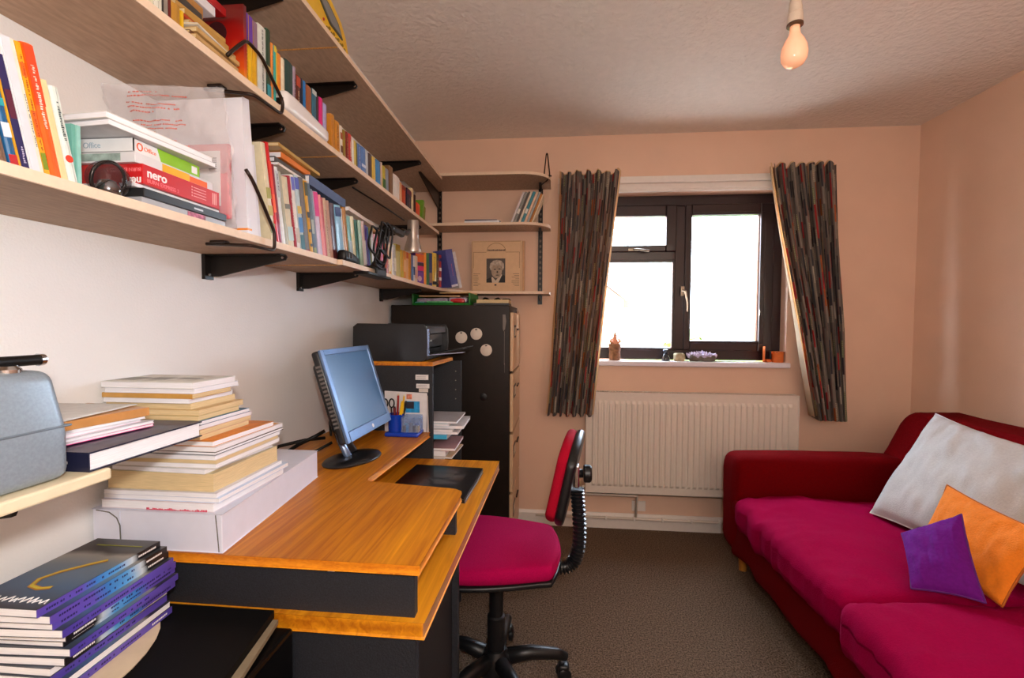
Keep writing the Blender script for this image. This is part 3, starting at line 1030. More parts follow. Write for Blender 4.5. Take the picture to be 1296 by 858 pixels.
row([
    ('orange book with dark foot,', 1.024, 1.039, .140, 0, '#ec8c22', dict(bands=[(.0, .3, '#d8701c')], lettering=(.02, .3, '#5a2c0c'))),
    ('cream book between orange and green,', 1.040, 1.054, .138, 0, '#e6d8bc'),
    ('thick bottle green book,', 1.056, 1.088, .145, 0, '#22403a'),
    ('lilac grey book,', 1.089, 1.101, .145, 0, '#a08c9c', dict(lettering=(.1, .8, '#5a3c4a'))),
    ('rust and black book,', 1.102, 1.121, .132, 0, '#5a2418', dict(bands=[(.8, .98, '#b8421c')], lettering=(.1, .75, '#d8b890'))),
    ('dark navy book,', 1.123, 1.134, .134, 0, '#191b30'),
    ('bright blue book,', 1.135, 1.147, .134, 0, '#1f6fae'),
    ('brown and orange book,', 1.149, 1.175, .132, 0, '#9a5428', dict(bands=[(.1, .5, '#e09018')])),
    ('petrol teal book,', 1.177, 1.200, .136, 0, '#2c6478', dict(bands=[(.9, .99, '#c8ccc8')])),
    ('charcoal thin book,', 1.201, 1.212, .130, 0, '#3c3230'),
], ZM, 'on the middle shelf behind the white gadget', 'books behind the white gadget', dict(xf=-.649, d=.14))
row([
    ('hot magenta book,', 1.216, 1.234, .132, 0, '#dc1478', dict(xf=-.649)),
    ('pale lavender book with white foot,', 1.236, 1.256, .126, 0, '#a8a4d0', dict(xf=-.649, bands=[(.0, .3, '#e0dce0'), (.3, .33, '#333344')])),
    ('ochre slipcase book,', 1.264, 1.284, .106, -3, '#c07c1c'),
    ('second ochre book with pictures,', 1.286, 1.314, .098, -3, '#c8821c', dict(lettering=(.2, .9, '#7a4a10'))),
    ('white and brown paperback,', 1.317, 1.333, .096, -3, '#e4d8c8', dict(bands=[(.2, .4, '#6a3c24'), (.6, .8, '#a85a30')])),
    ('dark yellow paperback,', 1.335, 1.352, .092, -2, '#9a7c20'),
    ('dark red hardback,', 1.355, 1.372, .094, -3, '#7c1a14', dict(lettering=(.2, .8, '#d8a060'))),
    ('scarlet paperback,', 1.374, 1.394, .096, -3, '#b8261c', dict(lettering=(.2, .8, '#f0e0c0'))),
    ('white paperback beside scarlet one,', 1.396, 1.411, .090, -3, '#e4e0d4'),
    ('pale yellow thin paperback,', 1.412, 1.426, .090, -3, '#d8c060'),
    ('olive thin paperback,', 1.427, 1.436, .088, -3, '#6d6a2a'),
    ('denim blue paperback,', 1.438, 1.463, .090, -3, '#4a72b0', dict(lettering=(.1, .9, '#c8d4e8'))),
    ('cornflower blue paperback,', 1.465, 1.500, .092, -3, '#5580bc', dict(bands=[(.3, .4, '#d0d8e8')])),
    ('pale grey paperback,', 1.502, 1.520, .094, -2, '#b8bcc0'),
    ('dark grey-brown paperback,', 1.522, 1.552, .092, -2, '#4a3c3a'),
    ('butter yellow paperback,', 1.556, 1.585, .092, -3, '#ddb94a'),
    ('sky blue thick paperback,', 1.588, 1.632, .094, -3, '#2f86c0'),
    ('white and brown thin paperback,', 1.634, 1.650, .100, -2, '#c8a890'),
    ('yellow and green thin paperback,', 1.652, 1.680, .094, -1, '#c0b030', dict(bands=[(0, .5, '#3a6a2c')])),
    ('smoke grey paperback,', 1.682, 1.713, .094, -1, '#8890a0'),
    ('plain brown board,', 1.720, 1.758, .118, 0, '#7a5632'),
    ('thick white hardback,', 1.768, 1.836, .102, 0, '#e6dcd2', dict(pages=PAGEW)),
    ('peach and pink paperback,', 1.838, 1.865, .090, 0, '#e8a878'),
    ('vermilion hardback,', 1.867, 1.913, .088, 0, '#d04a18', dict(bands=[(.8, .99, '#8a3018')])),
    ('navy hardback,', 1.928, 1.990, .094, 0, '#1e1c34', dict(bands=[(.75, .95, '#6a1c3c')], lettering=(.2, .6, '#a87c9a'))),
    ('cream tall hardback,', 1.993, 2.022, .112, 0, '#e4cfa0'),
    ('very dark thin book,', 2.036, 2.058, .094, 0, '#3a1c18'),
    ('orange-red low book,', 2.064, 2.120, .066, 3, '#e44a18'),
    ('grass green leaning book,', 2.150, 2.175, .105, 14, '#6a9a2c'),
    ('olive green leaning book,', 2.180, 2.202, .078, 14, '#8a8a34'),
], ZM, 'on the middle shelf', 'small books on the middle shelf', dict(xf=-.638, d=.11))
book('pale teal tall book', 2.124, .014, .100, '#7a9a90', 6, z=ZM, where='at the far end of the middle shelf', xf=-.70, d=.1)
book('tall purple book', 1.905 + .003, .015, .106, '#7a5aa8', 0, z=ZM, where='set back behind vermilion hardback on the middle shelf', xf=-.72, d=.1)

# red picture book standing face out at the end of the pamphlet pile
r_ = thing('book', 'large red and orange picture book facing out behind the pamphlets', 'book', (-.84, .887, ZM), 'books standing on the middle shelf')
FIRE = ramp_mat('fiery_cover_print', 2, 0.0, .16, [(0, '#e8a01c'), (.22, '#e0561a'), (.45, '#a8160e'), (.75, '#7a0c0c'), (1, '#5c0a0c')], .35, .5, 14)
MB().box(-.84, -.632, .886, .8875, ZM + .0005, ZM + .155).box(-.84, -.632, .8935, .895, ZM + .0005, ZM + .155).box(-.634, -.632, .8875, .8935, ZM + .0005, ZM + .155).build('cover', FIRE, r_)
MB().box(-.838, -.636, .8875, .8935, ZM + .002, ZM + .152).build('pages', PAGES, r_)
MB().lathe([(.0, 0), (.022, 0), (.022, .0005), (0, .0005)], (-.69, .8856, ZM + .10), 20, (0, -1, 0)).build('dark_sun_print', mat('#3c1014', .5), r_)


# ------------------------------------------------------------------ flat lying books
def flat(label, x0, x1, y0, y1, z, h, cover, pages=PAGEW, spine=None, rz=0.0, ct=.0008, name='book', cat='book', group=None, top=None, sag=0.0, hard=False):
    """a book or magazine lying down; spine one of '+x','-x','-y','+y' or None"""
    w, l = x1 - x0, y1 - y0
    root = thing(name, label, cat, (0, 0, 0), group)
    cm = mat(cover, .4, grain=.08, scale=50, coat=.2) if isinstance(cover, str) else cover
    ct = .002 if hard else ct

    def slab(a0, a1, b0, b1, c0, c1, mb):
        if not sag:
            mb.box(a0, a1, b0, b1, c0, c1)
            return
        n = 8
        vs = []
        for k in range(n + 1):
            t = k / n
            y = b0 + (b1 - b0) * t
            dz = sag * (1 - math.cos(math.pi * min(1, t * 1.4))) / 2
            vs += [(a0, y, c0 + dz), (a1, y, c0 + dz), (a1, y, c1 + dz), (a0, y, c1 + dz)]
        fs = [(0, 1, 2, 3), tuple(reversed([4 * n + i for i in range(4)]))]
        for k in range(n):
            for i in range(4):
                fs.append((4 * k + i, 4 * k + 4 + i, 4 * k + 4 + (i + 1) % 4, 4 * k + (i + 1) % 4))
        mb.add(vs, fs)
    mb = MB()
    slab(-w / 2, w / 2, -l / 2, l / 2, 0, ct, mb)
    slab(-w / 2, w / 2, -l / 2, l / 2, h - ct, h, mb)
    if spine == '+x':
        slab(w / 2 - .001, w / 2 + .0004, -l / 2, l / 2, ct, h - ct, mb)
    if spine == '-x':
        slab(-w / 2 - .0004, -w / 2 + .001, -l / 2, l / 2, ct, h - ct, mb)
    if spine == '-y':
        mb.box(-w / 2, w / 2, -l / 2 - .0004, -l / 2 + .001, ct, h - ct)
    mb.build('cover', cm, root)
    ins = .003 if hard else .0008
    mb = MB()
    slab(-w / 2 + ins, w / 2 - ins, -l / 2 + ins, l / 2 - ins, ct, h - ct, mb)
    mb.build('pages', pages, root)
    if top:
        pc = MB()
        slab(-w / 2 + .006, w / 2 - .006, -l / 2 + .006, l / 2 - .006, h + .0001, h + .0006, pc)
        pc.build('cover_print', top if not isinstance(top, str) else mat(top, .4, grain=.25, scale=30), root)
    root.location = ((x0 + x1) / 2, (y0 + y1) / 2, z)
    root.rotation_euler = (0, 0, R(rz))
    return root


# pamphlets on the middle shelf
z = ZM + .0003
for k, (lab, h, c, dx, dy, rz) in enumerate([
    ('tan pamphlet at the bottom of the pile', .0075, '#b48a52', 0, 0, 0), ('buff pamphlet, second from the bottom of the pile', .0075, '#c49a60', .003, -.004, 2), ('dark-edged brown pamphlet in the pile', .005, '#6f4a30', -.003, -.003, -1),
    ('straw-coloured pamphlet under the white sheet', .008, '#c8a062', .003, .0, 1), ('white leaflet poking out of the pile', .003, '#dcd6cc', .004, -.012, 6), ('sandy pamphlet above the white leaflet', .008, '#c39a5e', -.006, .002, -2),
    ('red and yellow pamphlet in the pile', .005, '#b8401c', -.012, -.016, 1), ('ochre magazine near the top of the pile', .010, '#b98a3c', -.012, -.010, 2), ('golden-brown pamphlet topmost of the pile', .008, '#bd8f48', -.016, -.012, -3)]):
    flat(lab + ' on the middle shelf', -.80 + dx, -.632 + dx, .757 + dy, .868 + dy, z, h, c, PAGEC, '+x', rz, group='pamphlets on the middle shelf')
    z += h + .0003
flat('dark grey hardback lying across the near books on the middle shelf', -.80, -.652, .685, .80, ZM + .0445 + .022, .014, '#3a3532', PAGEC, '+x', 3, hard=True)
flat('brown card folder lying on the dark hardback', -.80, -.662, .70, .815, ZM + .0445 + .0365, .020, '#a8763a', PAGEC, '+x', 2)
bx = thing('box', 'red and white box on top of the near middle-shelf books', 'box', (-.73, .81, ZM + .104))
MB().box(-.80, -.66, .745, .845, ZM + .1025, ZM + .120).build('carton', mat('#d8d4d8', .5), bx, bevel=.001)
MB().box(-.80, -.658, .80, .872, ZM + .1205, ZM + .136).build('red_lid', mat('#a81418', .4), bx, bevel=.001)

# lying books on the lowest shelf's standing books
def on_top(label, y0, y1, x0, x1, z, h, c, rz=0, tilt=0, pages=PAGEW, spine='+x', top=None, hard=False):
    o = flat(label, x0, x1, y0, y1, z, h, c, pages, spine, rz, top=top, hard=hard)
    o.rotation_euler = (R(tilt), 0, R(rz))
    return o


on_top('white backed file lying on the standing books', 1.03, 1.20, -.79, -.655, 1.602, .006, '#e6dcd0', 1, -2)
on_top('grey and black hardback lying on the standing books', 1.035, 1.19, -.79, -.665, 1.6105, .014, '#4a4642', 0, -2, hard=True)
on_top('orange spined book lying second from the top', 1.05, 1.185, -.79, -.66, 1.6265, .014, '#e07a1c', 1, -2)
on_top('tan folder topmost on the standing books, under the middle shelf', 1.02, 1.22, -.80, -.65, 1.642, .008, '#c09a50', 2, -2, PAGEC)
on_top('large slate blue book lying on top of the pink and tan paperbacks', 1.165, 1.375, -.79, -.652, 1.594, .026, '#4f6288', 0, -3, hard=True)
on_top('grey leaflet lying over the teal paperbacks', 1.40, 1.52, -.79, -.665, 1.5685, .009, '#a89a94', 0, -1)
on_top('white shallow box lid lying over the green paperbacks', 1.385, 1.585, -.80, -.645, 1.579, .012, '#e4d2c4', 0, -3, top='#e8d8cc')
on_top('cream-orange book lying over the pink paperbacks', 1.59, 1.70, -.79, -.645, 1.556, .018, '#dc9a58', 0, -2, PAGEC, hard=True)
on_top('slim dark blue booklet lying over the cream-orange book', 1.60, 1.715, -.80, -.655, 1.5755, .007, '#3a4468', 0, -1)

# ------------------------------------------------------------------ boxes, bag and glass ball near the front of lowest shelf
BX = mat('#3c3c42', .4)


def carton(name, label, x0, x1, y0, y1, z0, z1, c, cat='box', rough=.35, bev=.0008):
    o = thing(name, label, cat, ((x0 + x1) / 2, (y0 + y1) / 2, z0))
    MB().box(x0, x1, y0, y1, z0, z1).build('carton', mat(c, rough, grain=.04, coat=.3), o, bevel=bev)
    return o


RZ0 = R(90)
o = carton('box', 'slim grey box with flower print at the bottom of the software stack', -.80, -.632, .648, .826, 1.4125, 1.4245, '#a8a8ac')
MB().box(-.6318, -.6313, .735, .775, 1.4135, 1.4235).build('flower_print', mat('#b0607a', .5, grain=.6, scale=120), o)
o = carton('drive', 'black external drive lying on the slim grey box', -.80, -.628, .647, .824, 1.4248, 1.4375, '#232326', 'drive')
MB().box(-.6282, -.6276, .745, .765, 1.429, 1.432).build('maker_plate', mat('#c8c8cc', .4), o)
carton('box', 'thin white sleeve between the black drive and red box', -.80, -.636, .64, .815, 1.4378, 1.4435, '#e2dfe2')
o = carton('box', 'red software box with bold white lettering', -.80, -.630, .648, .808, 1.4438, 1.4745, '#c4131a')
WI = mat('#f4f0ee', .4)
PK = mat('#ee7a80', .5)
text('logo_lettering', 'nero', .019, WI, o, (-.6297, .655, 1.4565), (RZ0, 0, RZ0), bold=.00035)
text('title_lettering', 'BURN EXPRESS 3', .0085, PK, o, (-.6297, .655, 1.4478), (RZ0, 0, RZ0), sx=.95)
text('logo_lettering', 'nero', .017, WI, o, (-.632, .6477, 1.4535), (-RZ0, 0, math.pi), bold=.0003).rotation_euler = (RZ0, math.pi, 0)
text('title_lettering', 'BURN EXPRESS 3', .0078, PK, o, (-.632, .6477, 1.468), (RZ0, math.pi, 0))
mk = MB()
for k in range(4):
    mk.box(-.6298, -.6294, .742, .744, 1.451 + k * .005, 1.4535 + k * .005)
    mk.box(-.6298, -.6294, .746, .775, 1.4515 + k * .005, 1.4527 + k * .005)
for k in range(3):
    mk.box(-.6298, -.6294, .790 + k * .004, .792 + k * .004, 1.449, 1.470)
mk.build('small_print', mat('#f0b0a8', .5), o)
o = carton('box', 'white box with yellow and orange band under the green software box', -.80, -.636, .642, .800, 1.4748, 1.4905, '#dcdadc')
MB().box(-.6358, -.6353, .690, .745, 1.4765, 1.4885).build('yellow_band', mat('#f0b010', .4), o)
MB().box(-.6358, -.6353, .745, .785, 1.4765, 1.4865).build('orange_band', mat('#ee6414', .4), o)
MB().box(-.78, -.66, .6412, .6418, 1.4775, 1.4885).build('photo_print', mat('#9cb0a8', .5, grain=.5, scale=60), o)
o = carton('box', 'white and lime green software box with orange logo', -.80, -.638, .640, .770, 1.4908, 1.5105, '#e8e8e8')
MB().prism([(.690, 1.4912), (.7695, 1.4912), (.7695, 1.5102), (.683, 1.5102)], 'x', -.6378, -.6373).build('green_band', mat('#8cc414', .35, coat=.3), o)
MB().box(-.6373, -.6370, .752, .764, 1.4945, 1.5065).box(-.6372, -.6368, .7545, .7615, 1.497, 1.504).build('white_mark', WI, o)
MB().tube([(-.6376, .652 + .0045 * math.cos(a), 1.5005 + .0055 * math.sin(a)) for a in [k * math.pi / 5 for k in range(10)]], .0009, 5, closed=True).build('orange_logo', mat('#e85a1c', .4), o)
text('title_lettering', 'Office', .009, mat('#ee8a70', .4), o, (-.6378, .659, 1.4975), (RZ0, 0, RZ0))
MB().box(-.6377, -.6372, .6402, .6425, 1.491, 1.5102).build('black_edge', BLACK, o)
text('title_lettering', 'Office', .012, mat('#a8b8c4', .4), o, (-.72, .6398, 1.4965), (RZ0, 0, 0))
flat('white booklet with grey underside overhanging the software boxes', -.82, -.622, .605, .79, 1.5115, .008, '#c9c7ca', PAGEW, None, -5, group='white booklets on the software boxes')
flat('upper white booklet with a cream edge on the software boxes', -.82, -.624, .60, .785, 1.520, .009, '#e2ddd6', PAGEW, None, -4, group='white booklets on the software boxes')
flat('brown envelope lying at the very top of the software stack', -.83, -.65, .61, .78, 1.5295, .003, '#bd8f4e', PAGEC, None, -2, name='envelope', cat='envelope')

gb = thing('paperweight', 'round glass paperweight with chrome centre in front of the red box', 'paperweight', (-.647, .607, 1.412))
pr = [(0, 0)] + [(.026 * math.sin(math.pi * k / 16), .026 - .026 * math.cos(math.pi * k / 16)) for k in range(2, 16)] + [(0, .052)]
MB().lathe(pr, (-.647, .610, 1.4123), 32).build('glass_dome', clear_mat('thick_glass', '#3a3434', .35, .03, tcol=(.85, .86, .9, 1)), gb, smooth=True)
MB().lathe([(0, 0), (.013, .0), (.016, .008), (.012, .02), (0, .024)], (-.647, .610, 1.415), 24).build('chrome_centre', CHROME, gb, smooth=True)
MB().tube([(-.647 + .0245 * math.sin(a) * .3, .610 + .0245 * math.cos(a), 1.438 + .0245 * math.sin(a)) for a in [k * math.pi / 12 for k in range(24)]], .0025, 8, closed=True).build('dark_rim', mat('#3a3230', .2, metal=.6), gb, smooth=True)

# plastic bag
bag = thing('plastic_bag', 'crumpled clear plastic bag with red print leaning by the software boxes', 'bag', (-.72, .84, ZL))


def bagpt(u, v, side):
    x = -.835 + .215 * u + .03 * v * u - .01 * v
    zz = ZL + .002 + (.262 - .02 * u) * v
    y = .862 - .075 * v - .02 * (1 - v) * u
    bulge = .028 * (math.sin(math.pi * u) * math.sin(math.pi * min(1, v + .05))) ** .6 if 0 < u < 1 and 0 < v < .95 else 0
    n1 = noise.noise(Vector((u * 6, v * 6, side * 3)))
    n2 = noise.noise(Vector((u * 16, v * 14, side * 3 + 5)))
    return Vector((x + .006 * n1, y + side * (bulge * .6) + .010 * n1 + .005 * n2, zz + (.008 * n1 if v > .9 else 0)))


PBAG = clear_mat('bag_plastic', '#f6f2f4', .27, .15, wrinkle=.25, tcol=(.96, .96, .97, 1))
mb = MB()
N = 40
for side in (-1, 1):
    vs = [bagpt(i / N, j / N, side) for j in range(N + 1) for i in range(N + 1)]
    fs = [(j * (N + 1) + i, j * (N + 1) + i + 1, (j + 1) * (N + 1) + i + 1, (j + 1) * (N + 1) + i) for j in range(N) for i in range(N)]
    if side > 0:
        fs = [tuple(reversed(f)) for f in fs]
    mb.add(vs, fs)
mb.build('clear_film', PBAG, bag, smooth=True)
mk = MB()
rr = random.Random(3)
for k in range(17):
    v = .95 - k * .028
    u = .22
    ue = rr.uniform(.55, .72) if k % 5 else .42
    while u < ue:
        l = rr.uniform(.010, .022)
        a, b_, c, d_ = bagpt(u, v, -1), bagpt(u + l * .7, v, -1), bagpt(u + l * .7, v + .008, -1), bagpt(u, v + .008, -1)
        q = [p + Vector((0, -.0012, 0)) for p in (a, b_, c, d_)]
        if k not in (2, 6, 11) and rr.random() > .12:
            mk.add(q, [(0, 1, 2, 3)])
        u += l
mk.build('red_warning_print', mat('#d8604c', .5), bag)
MB().box(-.715, -.628, .832, .842, ZL + .02, ZL + .165).build('pink_package', mat('#dc6a74', .5, grain=.1), bag, bevel=.004)
MB().box(-.705, -.645, .8308, .8318, ZL + .045, ZL + .150).build('white_label', WHITEINK, bag)
b2 = MB()
for k in range(6):
    b2.box(-.668, -.652, .8300, .8307, ZL + .115 + k * .004, ZL + .115 + k * .004 + .0022)
b2.build('barcode', INK, bag)
MB().box(-.765, -.745, .79, .795, ZL + .14, ZL + .165).build('yellow_tab', mat('#f0c81c', .4), bag)
cd_ = thing('card_sheet', 'large white card sheets standing behind the plastic bag', 'card', (-.73, .91, ZL))
MB().prism([(.905, ZL + .0005), (.938, ZL + .0005), (.912, ZL + .285), (.893, ZL + .282)], 'x', -.835, -.642).build('card', mat('#e9e7ee', .6, grain=.02), cd_, bevel=.001)
o = carton('box', 'small white box with orange stripe by the lowest wire book end', -.660, -.625, .880, .892, 1.4125, 1.445, '#e6e6ee')
MB().box(-.660, -.6246, .8795, .8925, 1.420, 1.424).build('orange_stripe', mat('#f0902c', .4), o)
wb_ = thing('book', 'thin white ring-bound book leaning beside the wire book end', 'book', (-.7, .955, ZL), 'books standing on the lowest shelf')
MB().prism([(.944, ZL + .0005), (.956, ZL + .0005), (.936, ZL + .20), (.926, ZL + .20)], 'x', -.80, -.648).build('cover', mat('#d9d6de', .5), wb_, bevel=.0008)

# white gadget on the middle shelf
gd = thing('gadget', 'white rounded plastic gadget lying at the edge of the middle shelf', 'gadget', (-.635, 1.08, ZM))
MB().soft(-.647, -.613, 1.004, 1.205, ZM + .0005, ZM + .046, .012, 5, lambda p: (p.x, p.y, ZM + .0005 + (p.z - ZM) * (1 - .35 * max(0, (p.y - 1.06) / .145)))).build('casing', mat('#e6e0de', .35, grain=.02, coat=.3), gd, smooth=True)
MB().box(-.640, -.622, 1.0030, 1.0045, ZM + .010, ZM + .026).build('dark_socket', BLACK, gd)
MB().box(-.641, -.628, 1.0030, 1.0045, ZM + .036, ZM + .039).build('maker_lettering', mat('#9aa0b8', .5), gd)

# yellow toy on the top shelf
YEL = mat('#e8b80c', .35, grain=.05, coat=.3)
ZT = 2.0285
ty = thing('toy_computer', 'yellow plastic toy with grey screen on the top shelf', 'toy', (-.70, 1.2, ZT))
prof = [(1.02, ZT + .0005), (1.352, ZT + .0005), (1.352, ZT + .018), (1.338, ZT + .05), (1.31, ZT + .078), (1.26, ZT + .098), (1.20, ZT + .108), (1.12, ZT + .112), (1.04, ZT + .108), (1.02, ZT + .09)]
MB().prism(prof, 'x', -.80, -.632).build('casing', YEL, ty, bevel=.008)
MB().prism([(y * 1.0, zz) for y, zz in [(1.14, ZT + .094), (1.235, ZT + .086), (1.29, ZT + .066), (1.318, ZT + .036), (1.245, ZT + .036)]], 'x', -.6325, -.628).build('screen_bezel', mat('#4a4a44', .4), ty)
MB().prism([(1.155, ZT + .088), (1.232, ZT + .080), (1.282, ZT + .062), (1.306, ZT + .040), (1.248, ZT + .040)], 'x', -.628, -.6265).build('grey_screen', mat('#7c7f80', .3), ty)
MB().prism([(1.354, ZT + .0005), (1.362, ZT + .0005), (1.362, ZT + .02), (1.345, ZT + .056), (1.315, ZT + .085), (1.26, ZT + .106), (1.26, ZT + .0995), (1.312, ZT + .079), (1.339, ZT + .051), (1.354, ZT + .02)], 'x', -.79, -.65).build('dark_back_rim', mat('#3a3424', .5), ty)
kb = MB()
for k in range(9):
    kb.box(-.6325, -.629, 1.225 + k * .013, 1.232 + k * .013, ZT + .014 + (k % 2) * .006, ZT + .020 + (k % 2) * .006)
kb.build('button_row', mat('#8a6a10', .4), ty)
MB().lathe([(.004, 0), (.003, .003)], (-.632, 1.21, ZT + .028), 10, (1, 0, 0)).build('red_button', mat('#b02014', .4), ty)

# ------------------------------------------------------------------ window-wall shelf contents
ZK = 1.7975
for k, (desc, x0, t, h, col) in enumerate([
    ('white-edged magazine, leftmost leaning', -.250, .012, .185, '#d8cfd0'), ('grey marbled magazine, second leaning', -.236, .016, .185, '#8a8a84'), ('dark-edged grey magazine leaning', -.218, .010, .186, '#5a5450'),
    ('cream magazine leaning', -.206, .012, .185, '#e4d2bc'), ('teal and white magazine leaning', -.192, .016, .186, '#3a8a9a'), ('peach magazine leaning', -.174, .014, .184, '#e0bda0'),
    ('pale grey magazine leaning', -.158, .012, .182, '#a8acac'), ('amber brown magazine leaning', -.144, .012, .172, '#b8762c'), ('cream thin book, rightmost leaning', -.131, .007, .166, '#e6cfae')]):
    root = thing('magazine', desc + ' on the middle window-wall shelf', 'magazine', (0, 0, 0), 'leaning magazines on the window-wall shelf')
    book_parts(root, t * .9, h, .12, col, PAGEW, bands=[(.3, .45, '#e4e0d8')] if k in (1, 4) else ())
    # spine toward camera (-y); thickness along x, top leans to +x
    root.matrix_world = Matrix.Translation((x0, 2.575, ZK + .0035)) @ Matrix.Rotation(R(22), 4, 'Y') @ Matrix.Rotation(R(-90), 4, 'Z') 
o = flat('blue-edged white notebook lying on the middle window-wall shelf', -.515, -.31, 2.58, 2.72, ZK, .018, '#e6dcd8', PAGEW, None, -2)
o = flat('slim navy and brown booklet atop the white notebook', -.515, -.33, 2.575, 2.71, ZK + .0183, .0045, '#3a3660', PAGEW, '-y', 2)
flat('black-edged flap booklet beside the white notebook', -.305, -.27, 2.59, 2.70, ZK, .008, '#4a3c34', PAGEW, None, 0)

# LP record box with a portrait
RX0, RX1, RZ_0, RZ_1, RY = -.489, -.188, 1.4128, 1.716, 2.668
lp = thing('record_sleeve', 'beige boxed record with black and white portrait on the lowest window-wall shelf', 'record', (-.34, RY, ZL))
BEI = mat('#dcb890', .6, grain=.04)
MB().box(RX0, RX1, RY, RY + .02, RZ_0, RZ_1).build('sleeve', BEI, lp, bevel=.001)
MB().box(RX1 - .02, RX1 + .012, RY + .021, RY + .04, RZ_0, RZ_1 + .002).build('rear_sleeve', mat('#c89c74', .6), lp, bevel=.001)
LN = mat('#8a5a3c', .6)
ln = MB()


def fr(x0, x1, z0, z1, w=.0016, y=RY - .0006):
    ln.box(x0, x1, y, RY - .0001, z0, z0 + w)
    ln.box(x0, x1, y, RY - .0001, z1 - w, z1)
    ln.box(x0, x0 + w, y, RY - .0001, z0, z1)
    ln.box(x1 - w, x1, y, RY - .0001, z0, z1)


fr(RX0 + .004, RX1 - .008, RZ_0 + .004, RZ_1 - .004)
ln.box(RX0 + .010, RX0 + .088, RY - .0006, RY - .0001, 1.648, 1.650)
ln.box(RX1 - .098, RX1 - .016, RY - .0006, RY - .0001, 1.648, 1.650)
ln.box(RX0 + .010, RX0 + .012, RY - .0006, RY - .0001, 1.555, 1.650)
ln.box(RX1 - .018, RX1 - .016, RY - .0006, RY - .0001, 1.555, 1.650)
cx = (RX0 + RX1) / 2 - .004
ln.tube([(cx + .056 * math.cos(math.pi * k / 18), RY - .0004, 1.652 + .050 * math.sin(math.pi * k / 18)) for k in range(19)], .0011, 5)
ln.build('printed_border', LN, lp)
tt = MB()
rr = random.Random(5)
x = cx - .050
while x < cx + .048:
    w = rr.uniform(.004, .008)
    tt.box(x, x + w * .75, RY - .0007, RY - .0001, 1.656, 1.656 + rr.choice((.008, .0095)))
    x += w
for k in range(8):
    for sx in (0, 1):
        w = rr.uniform(.022, .046)
        xx = RX0 + .010 if sx == 0 else RX1 - .018 - w
        tt.box(xx, xx + w, RY - .0006, RY - .0001, 1.452 + k * .0098, 1.454 + k * .0098)
tt.build('printed_lettering', mat('#4a3024', .6), lp)
PX0, PX1, PZ0, PZ1 = cx - .058, cx + .054, 1.470, 1.612


def disc(mb, cx_, cz, rx, rz_, y, n=20):
    mb.add([(cx_ + rx * math.cos(2 * math.pi * k / n), y, cz + rz_ * math.sin(2 * math.pi * k / n)) for k in range(n)], [tuple(range(n))])


ph = MB().box(PX0, PX1, RY - .0008, RY - .0001, PZ0, PZ1).build('portrait_background', mat('#4c423b', .5, grain=.3, scale=30), lp)
a = MB().prism([(PX0, PZ0), (PX1, PZ0), (PX1, PZ0 + .040), (cx + .030, PZ0 + .048), (cx, PZ0 + .004), (cx - .025, PZ0 + .034), (PX0, PZ0 + .020)], 'y', RY - .0014, RY - .0008)
a.build('portrait_suit', mat('#171310', .6), lp)
MB().prism([(cx - .024, PZ0), (cx + .014, PZ0), (cx + .036, PZ0 + .046), (cx + .030, PZ0 + .05), (cx - .003, PZ0 + .012), (cx - .022, PZ0 + .034), (cx - .028, PZ0 + .03)], 'y', RY - .0017, RY - .0014).build('portrait_collar', mat('#cdbba6', .6), lp)
m_ = MB()
disc(m_, cx + .003, PZ0 + .070, .032, .044, RY - .0019)
m_.build('portrait_face', mat('#a8937e', .6, grain=.25, scale=45), lp)
m_ = MB()
hp = [(-.034, .070), (-.042, .090), (-.038, .112), (-.022, .128), (.004, .134), (.028, .128), (.042, .112), (.044, .090), (.036, .070), (.030, .092), (.020, .104), (-.002, .100), (-.018, .106), (-.026, .092)]
m_.prism([(cx + .003 + p[0], PZ0 + p[1]) for p in hp], 'y', RY - .0025, RY - .0019)
m_.build('portrait_hair', mat('#b5a797', .7, grain=.35, scale=70), lp)
m_ = MB()
for (a0, b0, rx, rz_) in ((-.011, .078, .0075, .0035), (.017, .080, .0075, .0035), (.004, .062, .0045, .007), (.004, .044, .010, .003)):
    disc(m_, cx + .003 + a0, PZ0 + b0, rx, rz_, RY - .0022, 12)
m_.build('portrait_features', mat('#3c2e26', .6), lp)
MB().box(cx - .010, cx + .002, RY - .0007, RY - .0001, 1.452, 1.461).build('printed_emblem', INK, lp)

# ------------------------------------------------------------------ filing cabinet
CX0, CX1, CY0, CY1 = -.838, -.222, 2.275, 2.744
cab = thing('filing_cabinet', 'dark brown four-drawer filing cabinet with cream drawer fronts', 'filing cabinet', (-.53, 2.51, 0))
CB = mat('#20160f', .42, grain=.12, scale=25, spec=.3)
MB().box(CX0, CX1, CY0, CY1, .012, 1.322).build('body', CB, cab, bevel=.004)
DF = mat('#d8b48c', .4, grain=.05, coat=.1)
for k in range(4):
    z0 = .05 + k * .312
    d = MB().box(CX1 + .0005, CX1 + .018, CY0 + .012, CY1 - .012, z0, z0 + .300).build('drawer', DF, cab, bevel=.004)
    MB().box(CX1 + .018, CX1 + .0205, CY0 + .05, CY0 + .15, z0 + .17, z0 + .235).build('label_holder', BLKMET, d)
    MB().box(CX1 + .0206, CX1 + .021, CY0 + .060, CY0 + .140, z0 + .18, z0 + .225).build('label_card', mat('#e8d8c0', .6), d)
    MB().box(CX1 + .018, CX1 + .026, CY0 + .22, CY0 + .32, z0 + .205, z0 + .215).build('pull_handle', BLKMET, d, bevel=.003)
MB().lathe([(.009, 0), (.009, .006), (.006, .008)], (CX1 + .001, CY1 - .10, 1.305), 12, (1, 0, 0)).build('lock', CHROME, cab, smooth=True, angle=40)
tp = MB().box(CX1 - .035, CX1 - .024, CY0 - .0008, CY0 - .0001, 1.20, 1.275)
